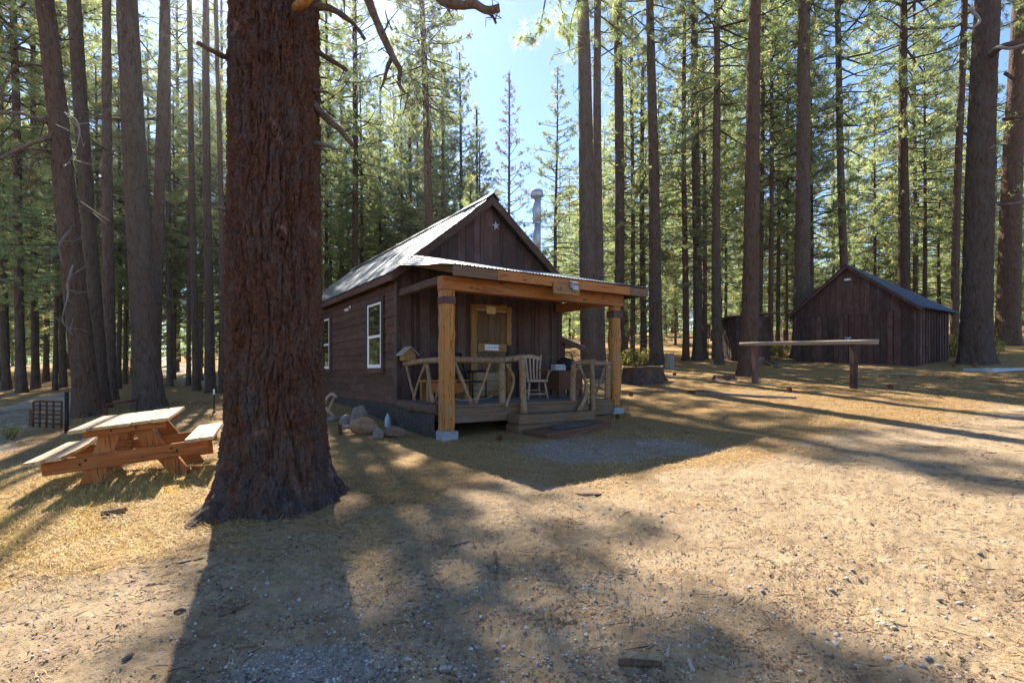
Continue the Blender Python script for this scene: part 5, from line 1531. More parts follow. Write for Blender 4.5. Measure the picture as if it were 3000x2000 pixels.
# ------------------------------------------------------------------ the shed
N0 = Vector((14.44, 19.0, 0)); N0.z = 1.44
shed = empty('shed', N0, 'old dark red-brown board shed with double doors and metal roof', 'shed', rz=RZ)
def build_shed():
    c = shed; rg = random.Random(8)
    w, l, hw, rise = 4.31, 3.2, 2.34, 1.68
    top = lambda y: hw + rise * (1 - abs(y - w / 2) / (w / 2))
    prism('wall', c, [(.05, -.4), (w - .05, -.4), (w - .05, top(w - .05) - .05), (w / 2, hw + rise - .05), (.05, top(.05) - .05)], 'x', .06, .14, M['barn_v'])
    box('wall', c, (.145, l - .06), (.05, w - .05), (-.4, hw - .03), M['barn_v'], .01)
    # the front faces -x; boards above the doors and beside them
    y = 0.0
    while y < w - .02:
        bw = rg.uniform(.17, .30); e = min(y + bw, w)
        a, b = y + .004, e - .004; z0 = 2.12 if (b > .62 and a < w - .42) else -.02 + rg.uniform(-.03, .03)
        x0 = .0 + rg.uniform(0, .012)
        cut = [(a, z0), (b, z0), (b, top(b) - .03)] + ([(w / 2, top(w / 2) - .03)] if a < w / 2 < b else []) + [(a, top(a) - .03)]
        prism('wall_board', c, cut, 'x', x0, .06, M['barn_v'])
        y = e
    # doors: two leaves of planks, slightly proud, with ledges
    for nm, ya, yb in (('door', .64, 2.14), ('door', 2.16, 3.86)):
        d = bpy.data.objects.new(nm, None); COL.objects.link(d); d.parent = c
        y = ya
        while y < yb - .02:
            e = min(y + rg.uniform(.15, .26), yb)
            if yb - e < .08: e = yb
            box('door_plank', d, (-.035 - rg.uniform(0, .02), -.006), (y + .007, e - .007), (.02 + rg.uniform(0, .04), 2.11), M['barn_v'], .004)
            y = e
    box('door_post', c, (-.06, .0), (.40, .62), (-.12, 2.2), M['barn_v'], .008)
    box('hinge_board', c, (-.085, -.061), (.30, .60), (1.75, 1.83), M['barn_v'], .004)
    box('hinge_board', c, (-.075, -.061), (.44, .62), (.85, 1.15), M['barn_v'], .004)
    # side wall: narrow ribbed boards
    n = 24
    for k in range(n):
        a = .06 + k * (l - .06) / n; q = (l - .06) / n
        prism('side_batten' if k % 2 else 'wall_board', c, [(a + .004, -.02 if k % 2 else .01), (a + q - .004, -.02 if k % 2 else .01), (a + q - .004, hw - .02), (a + .004, hw - .02)], 'y', -.034 if k % 2 else -.004, .04, M['barn_v'])
    for k in range(8):
        box('wall_board', c, (.06 + k * (l - .06) / 8, .05 + (k + 1) * (l - .06) / 8), (w - .04, w), (0, hw - .02), M['barn_v'], .004)
    # roof
    nx = 60
    for sg in (-1, 1):
        y0 = w / 2; y1 = w / 2 + sg * (w / 2 + .30); z0 = hw + rise + .05; z1 = z0 - rise / (w / 2) * (w / 2 + .30)
        nl = math.hypot(y1 - y0, z1 - z0); ny, nz = abs(z1 - z0) / nl * sg, abs(y1 - y0) / nl
        for k in range(6):
            xa = -.28 + k * .64; V = []; F = []
            m = 40
            for i in range(m + 1):
                xx = xa + .66 * i / m; o = .011 * math.sin(2 * math.pi * xx / .08)
                hp = min(1.0, max(0.0, (xx - .15) / (l + .30 - .15)))       # hip line at the back
                ya, za = y0 + (y1 - y0) * hp * .97, z0 + (z1 - z0) * hp * .97
                V += [(xx, ya + ny * o, za + nz * o), (xx, y1 + ny * o, z1 + nz * o + rg.uniform(-.004, .004))]
            F = [[i * 2, i * 2 + 1, i * 2 + 3, i * 2 + 2] for i in range(m)]
            poly('roof_sheet', c, V, F, M['roof'], True, fix=False)
        prism('rake_board', c, [(y0, z0 - .02), (y1, z1 - .02), (y1, z1 - .12), (y0, z0 - .14)], 'x', -.24, -.20, M['barn_v'])
        prism('soffit', c, [(y0, z0 - .045), (y1, z1 - .045), (y1, z1 - .06), (y0, z0 - .06)], 'x', -.195, .0, M['barn_v'])
    zr = hw + rise + .05; ze = zr - rise / (w / 2) * (w / 2 + .30)
    poly('hip_sheet', c, [(.15, w / 2, zr), (l + .32, -.30, ze), (l + .32, w + .30, ze)], [[0, 1, 2]], M['roof'], fix=False)
    # corner stones
    def stone(name, x, y, z, s, sd, mat, lab=None):
        V, F = rock_data(sd, 7, 10, .2, s, 5); V += np.array([x, y, z]); poly(name, c, V, F, mat, label=lab)
    stone('footing_stone', -.02, w - .12, -.10, (.2, .26, .17), 3, M['stone_gr']); stone('footing_stone', .4, -.08, -.06, (.34, .14, .1), 4, M['stone_or'])
    stone('footing_stone', 1.7, -.06, -.02, (.2, .12, .12), 5, M['stone_or'])
build_shed()
def shed_things():
    SMt = Matrix.Translation(N0) @ Matrix.Rotation(RZ, 4, 'Z')
    def on(name, x, y, z, lab, cat):
        e = empty(name, (0, 0, 0), lab, cat); e.matrix_world = SMt @ Matrix.Translation((x, y, z)) @ Matrix.Rotation(math.radians(-90), 4, 'Z'); return e
    # in this frame x runs along the front, -y faces out
    s = on('hasp_lock', -.05, 2.16, 1.20, 'bright hasp and padlock on the shed doors', 'lock')
    box('hasp', s, (-.13, .10), (-.012, -.002), (-.02, .035), M['padlock'], .003)
    box('padlock_body', s, (-.04, .03), (-.05, -.016), (-.10, -.03), M['padlock'], .008)
    P = smooth_path([(-.03, -.03, -.03), (-.025, -.03, .02), (.015, -.03, .02), (.02, -.03, -.03)], 4); tube('shackle', s, P, .007, M['padlock'], 6)
    s = on('shed_lamp', -.02, 2.16, 3.50, 'small white floodlight under the shed peak', 'lamp')
    box('mount', s, (-.05, .05), (-.03, -.003), (-.04, .05), M['plastic'], .006)
    box('lamp_head', s, (-.11, .11), (-.15, -.035), (-.06, .02), M['plastic'], .012)
    box('lens', s, (-.09, .09), (-.156, -.151), (-.05, .01), M['lens'], .002)
    for a, b in (((-.2, -.07), (-.14, -.115)), ((.02, -.10), (.10, -.14))): pass
    tube('door_bar', shed, [(-.085, 2.95, .98), (-.085, 3.45, .98)], .010, M['rust'], 6, label='thin rusty bar handle on the left shed door')
shed_things()

# ------------------------------------------------------------------ outhouse
def outhouse():
    b = Vector(((2185 - CX) / FPX * 24.5, 24.5, 0)); b.z = g1(b.x, b.y) - .05
    o = empty('outhouse', b, 'small dark flat-roofed outhouse half hidden behind a stout pine', 'outhouse', rz=RZ - .6)
    hw = .78; h = 1.95
    box('wall', o, (-hw + .04, hw - .04), (-hw + .04, hw - .04), (-.2, h - .02), M['barn_v'], .01)
    for k in range(7):
        a = -hw + k * 2 * hw / 7
        box('wall_board', o, (a + .004, a + 2 * hw / 7 - .004), (-hw - .012 * (k % 2), -hw + .035), (-.05, h), M['barn_v'], .005)
        box('wall_board', o, (-hw, -hw + .035), (a + .04 + .004, a + 2 * hw / 7 - .004), (-.05, h), M['stain_v'], .005)
        box('wall_board', o, (hw - .035, hw), (a + .04 + .004, a + 2 * hw / 7 - .004), (-.05, h), M['stain_v'], .005)
    prism('roof', o, [(-hw - .5, h - .04), (hw + .3, h + .16), (hw + .3, h + .20), (-hw - .5, h)], 'y', -hw - .25, hw + .2, M['roof_dk'])
    box('door', o, (-.32, .36), (-hw - .04, -hw - .014), (.05, 1.78), M['barn_v'], .006)
outhouse()

# ------------------------------------------------------------------ picnic table
def picnic():
    A, B = Vector((-5.55, 6.38, .06)), Vector((-4.10, 7.0, .235))
    X = (B - A).normalized(); Yd = Vector((-X.y, X.x, 0)).normalized(); Yd = (Yd + Vector((0, 0, .055))).normalized()
    Zd = X.cross(Yd).normalized(); Yd = Zd.cross(X).normalized()
    mid = (A + B) / 2 - Zd * .205
    Mx = Matrix(((X.x, Yd.x, Zd.x, mid.x), (X.y, Yd.y, Zd.y, mid.y), (X.z, Yd.z, Zd.z, mid.z), (0, 0, 0, 1)))
    t = empty('picnic_table', (0, 0, 0), 'orange-framed wooden picnic table with sun-bleached top on the slope', 'table', mat=Mx)
    H = .74; hw = .88; Ln = 1.2
    rg = random.Random(3)
    # top boards run along y, their near ends uneven
    for k in range(5):
        x = -.50 + k * .202; o = (-.34, -.17, -.16, -.15, -.15)[k]
        o = (-.27, -.17, -.19, -.165, -.155)[k]
        box('top_board', t, (x, x + .186), (o, Ln - .1 + rg.uniform(-.02, .02)), (H - .042 + rg.uniform(-.006, .004), H + rg.uniform(-.006, .006)), M['table_y'], .006)
    # benches, the left inner board bows
    for sg in (-1, 1):
        for k in range(2):
            x0 = sg * (.905 - .02) - (.0 if sg < 0 else .155) + (k * .16 if sg < 0 else -k * .16)
            x0 = (-.955 + k * .165) if sg < 0 else (.64 + k * .165)
            o = -.14 - (.10 if (sg < 0 and k == 0) else 0)
            V, F = [], []
            n = 8
            for i in range(n + 1):
                y = o + (Ln - .05 - o) * i / n
                bend = (.05 * math.sin(i / n * 2.6) if (sg < 0 and k == 1) else 0); up = (.035 * (i / n) ** 2 if (sg < 0 and k == 1) else 0)
                for dx, dz in ((.0, .0), (.155, .0), (.155, .042), (.0, .042)): V.append((x0 + dx + bend, y, .428 - .042 + dz + up))
            F = [[i * 4 + j, i * 4 + (j + 1) % 4, (i + 1) * 4 + (j + 1) % 4, (i + 1) * 4 + j] for i in range(n) for j in range(4)] + [[3, 2, 1, 0], [n * 4, n * 4 + 1, n * 4 + 2, n * 4 + 3]]
            poly('bench_board', t, V, F, M['table_y'])
    for y in (0.0, .92):
        box('bench_beam', t, (-hw, hw), (y - .02, y + .02), (.205, .383), M['table_x'], .006)
        box('top_cleat', t, (-.42, .44), (y - .064, y - .024), (H - .135, H - .044), M['table_x'], .006)
        for sg in (-1, 1):
            yy = y + .045 + (0.0 if sg < 0 else .0)
            # leg board from outer foot to the middle of the top
            xf, xt = sg * .60, sg * .12
            w = .118
            P = [(xf - w, -.30 if sg < 0 else -.16), (xf + w, -.30 if sg < 0 else -.16), (xt + w * .9, H - .044), (xt - w * .9, H - .044)]
            prism('leg', t, P, 'y', yy - .022, yy + .02, M['table_z'])
    for y0, y1 in ((.09, .62), (.68, 1.20)):
        V = []; 
    a, b = Vector((0, .10, .34)), Vector((0, .62, H - .07))
    prism('brace', t, [(.07, .25), (.07, .34), (.45, H - .05), (.45, H - .14)], 'x', -.045, .0, M['table_z'])
    prism('brace', t, [(.90, .25), (.90, .34), (.50, H - .05), (.50, H - .14)], 'x', -.045, .0, M['table_z'])
    for bx_, bz_ in ((-.50, .29), (-.44, .33), (.46, .33), (.52, .29), (-.13, .66), (.13, .66)):
        tube('bolt', t, [(bx_, -.034 if bz_ < .5 else -.074, bz_), (bx_, -.018 if bz_ < .5 else -.06, bz_)], .013, M['iron'], 8)
    box('leg_skirt', t, (.55, .80), (.99, 1.015), (.0, .2), M['table_x'], .006)
picnic()

# ------------------------------------------------------------------ hitching rail
def hitch():
    p1, p2 = ground(2212, 1124), ground(2501, 1139)
    r = empty('hitching_rail', (p1 + p2) / 2, 'weathered log hitching rail on two square posts before the shed', 'rail')
    o = (p1 + p2) / 2
    e1, e2 = at(2167, 1007.5, p1.y + .25), at(2574, 1001, p2.y - .45)
    P = [e1.lerp(e2, i / 8) - o for i in range(9)]
    V, F = tube_data(P, np.linspace(.052, .066, 9), 12, .06, 4, wobf=4); me = fastmesh('rail', V, F, M['greywood_x'], True); flipfix(me); put('rail', me, r)
    for p, zt in ((p1, e1.z - .05), (p2, e2.z - .05)):
        a = .072; q = p - o
        pst = box('post', r, (q.x - a, q.x + a), (q.y - a, q.y + a), (q.z - .2, zt - o.z - .004), M['barn_v'], .01, rot=('Z', .3))
hitch()

# ------------------------------------------------------------------ stumps
def stump(px, py, Yv, r, h, label, mat, seed, top='log_end', squash=1.0, tilt=0.0):
    b = ground(px, py) if Yv is None else Vector(((px - CX) / FPX * Yv, Yv, g1((px - CX) / FPX * Yv, Yv)))
    e = empty('tree_stump', b, label, 'stump', 'cut stumps right of the porch')
    ns, nr = 48, 16
    th = np.linspace(0, 2 * np.pi, ns, endpoint=False); z = np.linspace(-.3, h, nr)
    Z, T = np.meshgrid(z, th, indexing='ij')
    R = r * (1 + .45 * np.exp(-np.maximum(Z, -.1) / (h * .45)) * (.5 + .5 * np.cos(T * 3 + seed) ** 2))
    R = R * (1 + .12 * (fbm(np.cos(T) * 5 + seed, np.sin(T) * 5, Z * 2, seed=seed, oct=3) - .5) * 2)
    Zt = Z + tilt * np.cos(T) * R * (Z > h * .9) + .05 * (vn(np.cos(T) * 4 + seed, np.sin(T) * 4, seed=seed + 5) - .5) * (Z > h * .9)
    V = np.stack([np.cos(T) * R * squash, np.sin(T) * R, Zt], -1).reshape(-1, 3)
    F = [[i * ns + j, i * ns + (j + 1) % ns, (i + 1) * ns + (j + 1) % ns, (i + 1) * ns + j] for i in range(nr - 1) for j in range(ns)]
    poly('body', e, V, F, mat, True, fix=False)
    V2 = np.concatenate([V[-ns:] * np.array([.985, .985, 1]) + np.array([0, 0, .003]), [[0, 0, h - .02]]])
    poly('cut_face', e, V2, [[j, (j + 1) % ns, ns] for j in range(ns)], M[top], fix=False)
stump(1885, 1119, None, .50, .50, 'wide dark burnt stump just right of the porch post', M['bark_big'], 3, squash=1.25, tilt=.05)
stump(1961, 1079, None, .17, .62, 'tall grey weathered stump behind the wide dark stump', M['greywood'], 5, 'greywood')
stump(2120, 1110, None, .30, .12, 'low flat stump left of the hitching rail', M['bark_red'], 7)

# ------------------------------------------------------------------ ground-lying boards, slab, logs
def lying():
    a, b = ground(2040, 1153), ground(2330, 1168)
    d = (b - a); ln = d.length; e = empty('fallen_plank', (a + b) / 2, 'long weathered plank lying in the needles before the hitching rail', 'plank', mat=Matrix.Translation((a + b) / 2 + Vector((0, 0, .01))) @ d.to_track_quat('X', 'Z').to_matrix().to_4x4())
    box('plank', e, (-ln / 2, ln / 2), (-.09, .09), (-.02, .045), M['greywood_x'], .008)
    tube('root_end', e, [(-ln / 2 - .25, .05, .02), (-ln / 2 + .1, .02, .04), (-ln / 2 + .7, .0, .02)], [.03, .06, .03], M['deadlimb'], 8, .3, 4)
    a, b = ground(2545, 1098), ground(2680, 1099)
    d = b - a; ln = d.length; e = empty('ramp_board', (a + b) / 2, 'pale flat board lying along the foot of the shed doors', 'plank', mat=Matrix.Translation((a + b) / 2 + Vector((0, 0, .02))) @ d.to_track_quat('X', 'Z').to_matrix().to_4x4())
    box('plank', e, (-ln / 2, ln / 2), (-.14, .14), (-.02, .025), M['greywood_x'], .006)
    c = ground(2965, 1080)
    e = empty('concrete_slab', c, 'bluish pale slab lying at the right edge below the huge pine', 'slab', rz=.2)
    V, F = cbox(-1.4, 1.6, -.45, .45, -.15, .012, .01); poly('slab', e, V, F, M['bluegrey'])
    # timber off-cuts and branches near the right of the porch
    for k, (pts, rad, mat, lab) in enumerate((
        ([(1712, 1118), (1750, 1120), (1795, 1126)], [.05, .035, .02], 'palelimb', 'bleached branch lying behind the right porch rail'),
        ([(1752, 1138), (1772, 1143), (1788, 1152)], [.035, .03, .015], 'palelimb', 'short pale stick by the right porch post'),
        ([(2255, 1060), (2285, 1068), (2325, 1066)], [.05, .04, .02], 'palelimb', 'dead branch heap left of the shed corner'),
        ([(2240, 1066), (2270, 1076), (2290, 1078)], [.04, .03, .01], 'deadlimb', 'thin dead branch beside the stout pine foot'),
        ([(300, 1508), (340, 1505), (372, 1502)], [.03, .035, .03], 'deadlimb', 'charred chunk of wood in the golden grass'),
        ([(300, 1517), (350, 1517), (395, 1512)], [.015, .013, .008], 'palelimb', 'pale stick beside the charred wood in the grass'),
        ([(560, 1512), (590, 1490), (620, 1470)], [.012, .02, .03], 'palelimb', 'grey root end left of the big pine foot'),
        ([(1812, 1960), (1870, 1960), (1938, 1955)], [.017, .021, .015], 'deadlimb', 'black charred stick lying at the bottom of the frame'),
        ([(2018, 1940), (2024, 1955), (2030, 1972)], [.012, .013, .012], 'greywood', 'short grey twig at the bottom edge beside the charred stick'),
        ([(1448, 1622), (1452, 1640), (1456, 1672)], [.013, .014, .01], 'deadlimb', 'dark stick lying upright to the camera in the shaded dirt'),
        ([(485, 1665), (550, 1650), (600, 1632)], [.007, .009, .004], 'deadlimb', 'thin dark twig on the sunlit dirt left of the shadow'),
        ([(510, 1800), (530, 1792), (545, 1790)], [.008, .01, .004], 'deadlimb', 'small dark twig on the sunlit dirt in the left foreground'),
        ([(360, 1945), (378, 1935), (392, 1926)], [.012, .016, .006], 'deadlimb', 'dark bark flake on the sunlit dirt near the bottom left'),
        ([(1315, 1605), (1350, 1597), (1378, 1592)], [.008, .009, .004], 'deadlimb', 'thin dark twig in the shaded litter right of the big pine'),
        ([(640, 1810), (680, 1795), (730, 1772)], [.012, .013, .006], 'deadlimb', 'dark stick lying in the shadow of the big pine'),
        ([(690, 1900), (720, 1895), (750, 1891)], [.012, .012, .009], 'log', 'short brown stick in the shadow of the big pine'))):
        P = [ground(*p) + Vector((0, 0, rad[i] * .7 + float(micro(np.array([ground(*p).x]), np.array([ground(*p).y]))[0]))) for i, p in enumerate(pts)]
        o = P[1].copy()
        V, F = tube_data(smooth_path([p - o for p in P], 4), np.interp(np.linspace(0, 1, 9), [0, .5, 1], rad), 7, .25, k + 2, wobf=14)
        me = fastmesh('fallen_stick', V, F, M[mat], True); flipfix(me)
        put('fallen_stick', me, None, o, label=lab, cat='stick', group='sticks on the ground')
lying()

# ------------------------------------------------------------------ boulders by the cabin, stone in the yard
def boulders():
    def rock(px, py, size, sq, mat, seed, lab, zup=.0, rz=0.0, facet=9, dY=0):
        b = ground(px, py); 
        V, F = rock_data(seed, 12, 18, .22, (size * sq[0], size * sq[1], size * sq[2]), facet)
        V[:, 2] += size * sq[2] * .55 + zup
        me = fastmesh('boulder', V, F, M[mat]); flipfix(me)
        o = put('boulder', me, None, b + Vector((0, dY, 0)), label=lab, cat='rock', group='boulders along the cabin footing'); o.rotation_euler = (0, 0, rz)
    rock(1068, 1272, .30, (1.05, .8, .74), 'stone_or', 11, 'big orange boulder beside the cabin footing', rz=.3)
    rock(1152, 1278, .22, (1.3, .7, .58), 'stone_red', 12, 'flat reddish rock in front of the porch corner', rz=.25)
    rock(1108, 1285, .12, (.9, .8, 1.1), 'stone_gr', 13, 'small pale rock between the orange and the reddish rock')
    rock(1035, 1258, .24, (.95, .7, 1.45), 'stone_gr', 14, 'upright grey rock behind the orange boulder', dY=.5)
    rock(1006, 1250, .21, (1.0, .8, .85), 'stone_gr', 15, 'rounded grey rock left of the orange boulder', dY=.3)
    rock(975, 1232, .14, (1.4, .8, .5), 'stone_gr', 16, 'low pale rock under the rustic wooden stand')
    rock(1010, 1255, .10, (1.2, .8, .6), 'stone_gr', 17, 'small grey stone at the foot of the left boulders')
    rock(1725, 1447, .075, (2.0, 1.2, .35), 'stone_or', 18, 'flat tan stone half buried in the yard at the shadow edge', facet=4)
    rock(2225, 1060, .22, (1.1, .8, .7), 'stone_gr', 19, 'grey rock beside the foot of the outhouse')
    # small things among the boulders
    b = ground(1114, 1262)
    e = empty('plastic_bottle', b + Vector((.05, .45, 0)), 'pale blue bottle standing behind the orange boulder', 'bottle')
    V = []; n = 12
    prof = [(.06, 0), (.065, .03), (.065, .2), (.05, .25), (.025, .28), (.025, .32), (.0, .325)]
    for r_, z_ in prof:
        for j in range(n): V.append((r_ * math.cos(2 * math.pi * j / n), r_ * math.sin(2 * math.pi * j / n), z_))
    poly('body', e, V, [[i * n + j, i * n + (j + 1) % n, (i + 1) * n + (j + 1) % n, (i + 1) * n + j] for i in range(len(prof) - 1) for j in range(n)], M['bluegrey'], True)
    b = ground(996, 1272)
    e = empty('rusty_stake', b, 'short rusty stake stuck in the ground left of the orange boulder', 'stake')
    box('shaft', e, (-.03, .03), (-.02, .02), (-.05, .16), M['rust'], .006); box('cap', e, (-.038, .038), (-.028, .028), (.161, .19), M['rust'], .006)
    # rustic stand of bent wood against the wall
    b = ground(975, 1232)
    e = empty('bentwood_stand', b, 'rustic bentwood stand leaning by the cabin wall behind the big pine', 'stand')
    Yv = b.y
    def pp(px, py, d=0): return at(px, py, Yv + d) - b
    tube('leg', e, smooth_path([pp(944, 1222), pp(948, 1190), pp(958, 1166), (pp(970, 1155))], 5), .035, M['chair'], 8)
    tube('top_piece', e, smooth_path([pp(966, 1156), pp(976, 1155), pp(988, 1165)], 5), [.04] * 9 + [.02, .02], M['chair'], 8)
    tube('leg', e, [pp(978, 1165), pp(966, 1195), pp(955, 1222)], .03, M['chair'], 8)
    tube('cross_piece', e, [pp(946, 1186), pp(962, 1202), pp(986, 1226)], .035, M['chair'], 8)
boulders()

# ------------------------------------------------------------------ left side: gate, rail, stake; right: wire fence
def left_iron():
    b = ground(140, 1262)
    e = empty('rusty_gate', b, 'rusty tubular farm gate standing by the dirt road on the left', 'gate')
    Yv = b.y
    def pp(px, py): return at(px, py, Yv + (px - 140) * .004) - b
    for x in (98, 117, 137, 157, 181): tube('upright', e, [pp(x, 1175), pp(x - 1, 1250 + (x - 98) * .06)], .022, M['rust'], 6)
    for k in range(6): tube('bar', e, [pp(98, 1175 + k * 12.5), pp(181, 1176 + k * 13.2)], .016 if k else .022, M['rust'], 6)
    b = ground(195, 1268)
    e = empty('gate_post', b, 'dark iron post at the right end of the rusty gate', 'post')
    tube('shaft', e, [(0, 0, -.3), at(195, 1150, b.y) - b], .04, M['iron'], 8)
    tube('collar', e, [at(195, 1164, b.y) - b, at(195, 1161, b.y) - b], .05, M['rust'], 8)
    tube('cap', e, [at(195, 1150, b.y) - b, at(195, 1148, b.y) - b], .045, M['rust'], 8)
    b = ground(92, 1248)
    e = empty('grey_post', b, 'short grey post left of the rusty gate', 'post')
    box('shaft', e, (-.04, .04), (-.04, .04), (-.2, .42), M['deadlimb'], .01); box('cap', e, (-.046, .046), (-.046, .046), (.421, .44), M['greywood'], .006)
    b = ground(312, 1218)
    e = empty('pipe_rail', b, 'low dark pipe rail between two trunks behind the picnic table', 'rail')
    tube('rail', e, [at(308, 1186, b.y) - b, at(405, 1171, b.y + .4) - b], .03, M['rust'], 8)
    for x, y in ((312, 1216), (400, 1205)):
        q = ground(x, y); tube('post', e, [q - b - Vector((0, 0, .2)), at(x, 1186 - (x - 308) * .155, q.y) - b], .03, M['rust'], 8)
    b = ground(627, 1212)
    e = empty('metal_stake', b, 'thin dark metal stake with a pale tip beside the big pine', 'stake')
    top = at(627, 1142, b.y) - b
    tube('shaft', e, [(0, 0, -.2), top], .02, M['iron'], 6); tube('tip', e, [top - Vector((0, 0, .12)), top + Vector((0, 0, .02))], .026, M['white'], 6)
    tube('anchor_plate', e, [(0, 0, .02), (0, 0, .05)], .05, M['iron'], 6)
left_iron()

def wire_fence():
    pts = [(1640, 1072), (1790, 1066), (1937, 1062), (2075, 1056), (2180, 1050)]
    P = []
    for px, py in pts:
        Y = 25.5; x = (px - CX) / FPX * Y; P.append(Vector((x, Y, g1(x, Y))))
    e = empty('wire_fence', P[2], 'thin wire fence on steel stakes crossing behind the stumps', 'fence')
    for p in P:
        q = p - P[2]
        st = tube('stake', e, [q - Vector((0, 0, .2)), q + Vector((0, 0, 1.15))], .02, M['rust'], 5)
        tube('tip', st, [q + Vector((0, 0, 1.05)), q + Vector((0, 0, 1.2))], .024, M['white'], 5)
    for k in range(5):
        z = .25 + k * .2
        tube('wire', e, [p - P[2] + Vector((0, -.03, z)) for p in P], .006, M['galv'], 4)
wire_fence()

# ------------------------------------------------------------------ shrubs
def bush_mesh(name, R, h, n, seed, mat):
    rg = np.random.default_rng(seed)
    nst = 16; S = []; C = []
    for k in range(nst):
        a = rg.uniform(0, 6.28); rr = R * math.sqrt(rg.random()); top = np.array([rr * math.cos(a), rr * math.sin(a), h * rg.uniform(.55, 1)]); b0 = np.array([top[0] * .25, top[1] * .25, 0])
        S.append((b0, top))
        for q in range(n // nst):
            t = rg.uniform(.2, 1.05); C.append(b0 + (top - b0) * t + rg.normal(0, .09 * R + .03, 3))
    V, F, mi = [], [], []
    for a, b in S:
        v, f = tube_data([a, (a + b) / 2 + rg.normal(0, .03, 3), b], [.012, .009, .004], 3)
        F += [[i + len(V) for i in ff] for ff in f]; mi += [0] * len(f); V += v.tolist()
    C = np.array(C); d = rg.normal(0, 1, C.shape); d[:, 2] = np.abs(d[:, 2]) * .5 + .1; d /= np.linalg.norm(d, axis=1)[:, None]
    pr = np.cross(d, rg.normal(0, 1, C.shape)); pr /= np.linalg.norm(pr, axis=1)[:, None]
    nv = len(V)
    for c, dd, p in zip(C, d, pr):
        ln = rg.uniform(.05, .10); k = len(V)
        V += [c.tolist(), (c + dd * ln * .5 + p * ln * .3).tolist(), (c + dd * ln).tolist(), (c + dd * ln * .5 - p * ln * .3).tolist()]
        F.append([k, k + 1, k + 2, k + 3]); mi.append(1)
    tint = np.zeros(len(V)); tint[nv:] = np.repeat(np.clip(rg.normal(.45, .25, len(C)), 0, 1), 4)
    return fastmesh(name, V, F, [M['twig'], M[mat]], mi=mi, attr={'tint': tint})
def shrubs():
    ms = [bush_mesh('foliage', .55, .8, 620, s, 'bush') for s in (1, 2, 3)]
    for i, (px, py, s, lab) in enumerate(((1838, 1072, 1.0, 'yellow-green shrub right behind the right porch post'), (1868, 1070, .9, 'yellow-green shrub left of the tapering pine'), (1890, 1068, .7, 'low shrub at the foot of the tapering pine'),
                                   (2136, 1048, .8, 'small yellow shrub left of the outhouse'), (2290, 1046, .8, 'low green shrub left of the shed behind the trunks'), (2268, 1040, .6, 'tiny green shrub between two slim trunks by the shed'),
                                   (2790, 1045, 1.3, 'golden shrub between the shed and the huge pine'), (2915, 1040, .8, 'low shrub between the huge pine and the reddish pine'), (360, 1115, .9, 'sunlit shrub between trunks near the far road'), (1745, 1075, .7, 'small shrub seen past the broad trunk by the porch'),
                                   (2325, 1042, .7, 'small shrub at the left corner of the shed'), (30, 1290, .4, 'tiny green weed by the road at the left edge'))):
        b = ground(px, py)
        e = empty('shrub', b, lab, 'shrub', 'low shrubs among the trunks')
        o = put('foliage', ms[i % 3], e); o.scale = (s, s, s); o.rotation_euler = (0, 0, i * 1.7)
shrubs()

# ------------------------------------------------------------------ pine cones
def cones():
    V, F = [], []
    n = 11; k = 0
    for i in range(9):
        t = i / 8; r = .045 * math.sin(math.pi * (.12 + .80 * t)) ** .8; z = .005 + .085 * t
        for j in range(n):
            a = 2 * math.pi * (j + .5 * (i % 2)) / n; ca, sa = math.cos(a), math.sin(a); w = .011
            b = len(V)
            V += [(ca * r * .3, sa * r * .3, z), (ca * r - sa * w, sa * r + ca * w, z + .006), (ca * r * 1.15, sa * r * 1.15, z + .014), (ca * r + sa * w, sa * r - ca * w, z + .006)]
            F.append([b, b + 1, b + 2, b + 3])
    me = fastmesh('scales', V, F, M['cone'])
    v, f = rock_data(3, 7, 10, .05, (.024, .024, .045)); v[:, 2] += .045; mc = fastmesh('core', v, f, M['cone'], True)
    for px, py, s, lab in ((1462, 1290, 1.25, 'pine cone lying in front of the left end of the step'), (1808, 1226, 1.25, 'pine cone at the foot of the right pier block'), (2313, 1148, 1.5, 'pine cone between the two hitching posts'),
                           (2610, 1138, 1.5, 'pine cone right of the hitching rail'), (1930, 1112, 1.3, 'pine cone at the right foot of the wide dark stump'), (1848, 1160, 1.3, 'pine cone in the needles right of the porch post'),
                           (1876, 1128, 1.2, 'pine cone on the sunlit litter below the wide dark stump'), (2797, 1075, 1.6, 'dark pine cone left of the huge pine foot'), (2857, 1076, 1.6, 'dark pine cone at the front of the huge pine foot'), (2858, 1075, 1.2, None), (1976, 1100, 1.3, 'pine cone between the stumps and the low flat stump')):
        if lab is None: continue
        b = ground(px, py)
        e = empty('pine_cone', b, lab, 'pine cone', 'fallen pine cones')
        e.rotation_euler = (1.2, .3, px * .1); e.scale = (s, s, s); e.location.z += .035 * s
        put('scales', me, e, (0, 0, -.05)); put('core', mc, e, (0, 0, -.05))
cones()

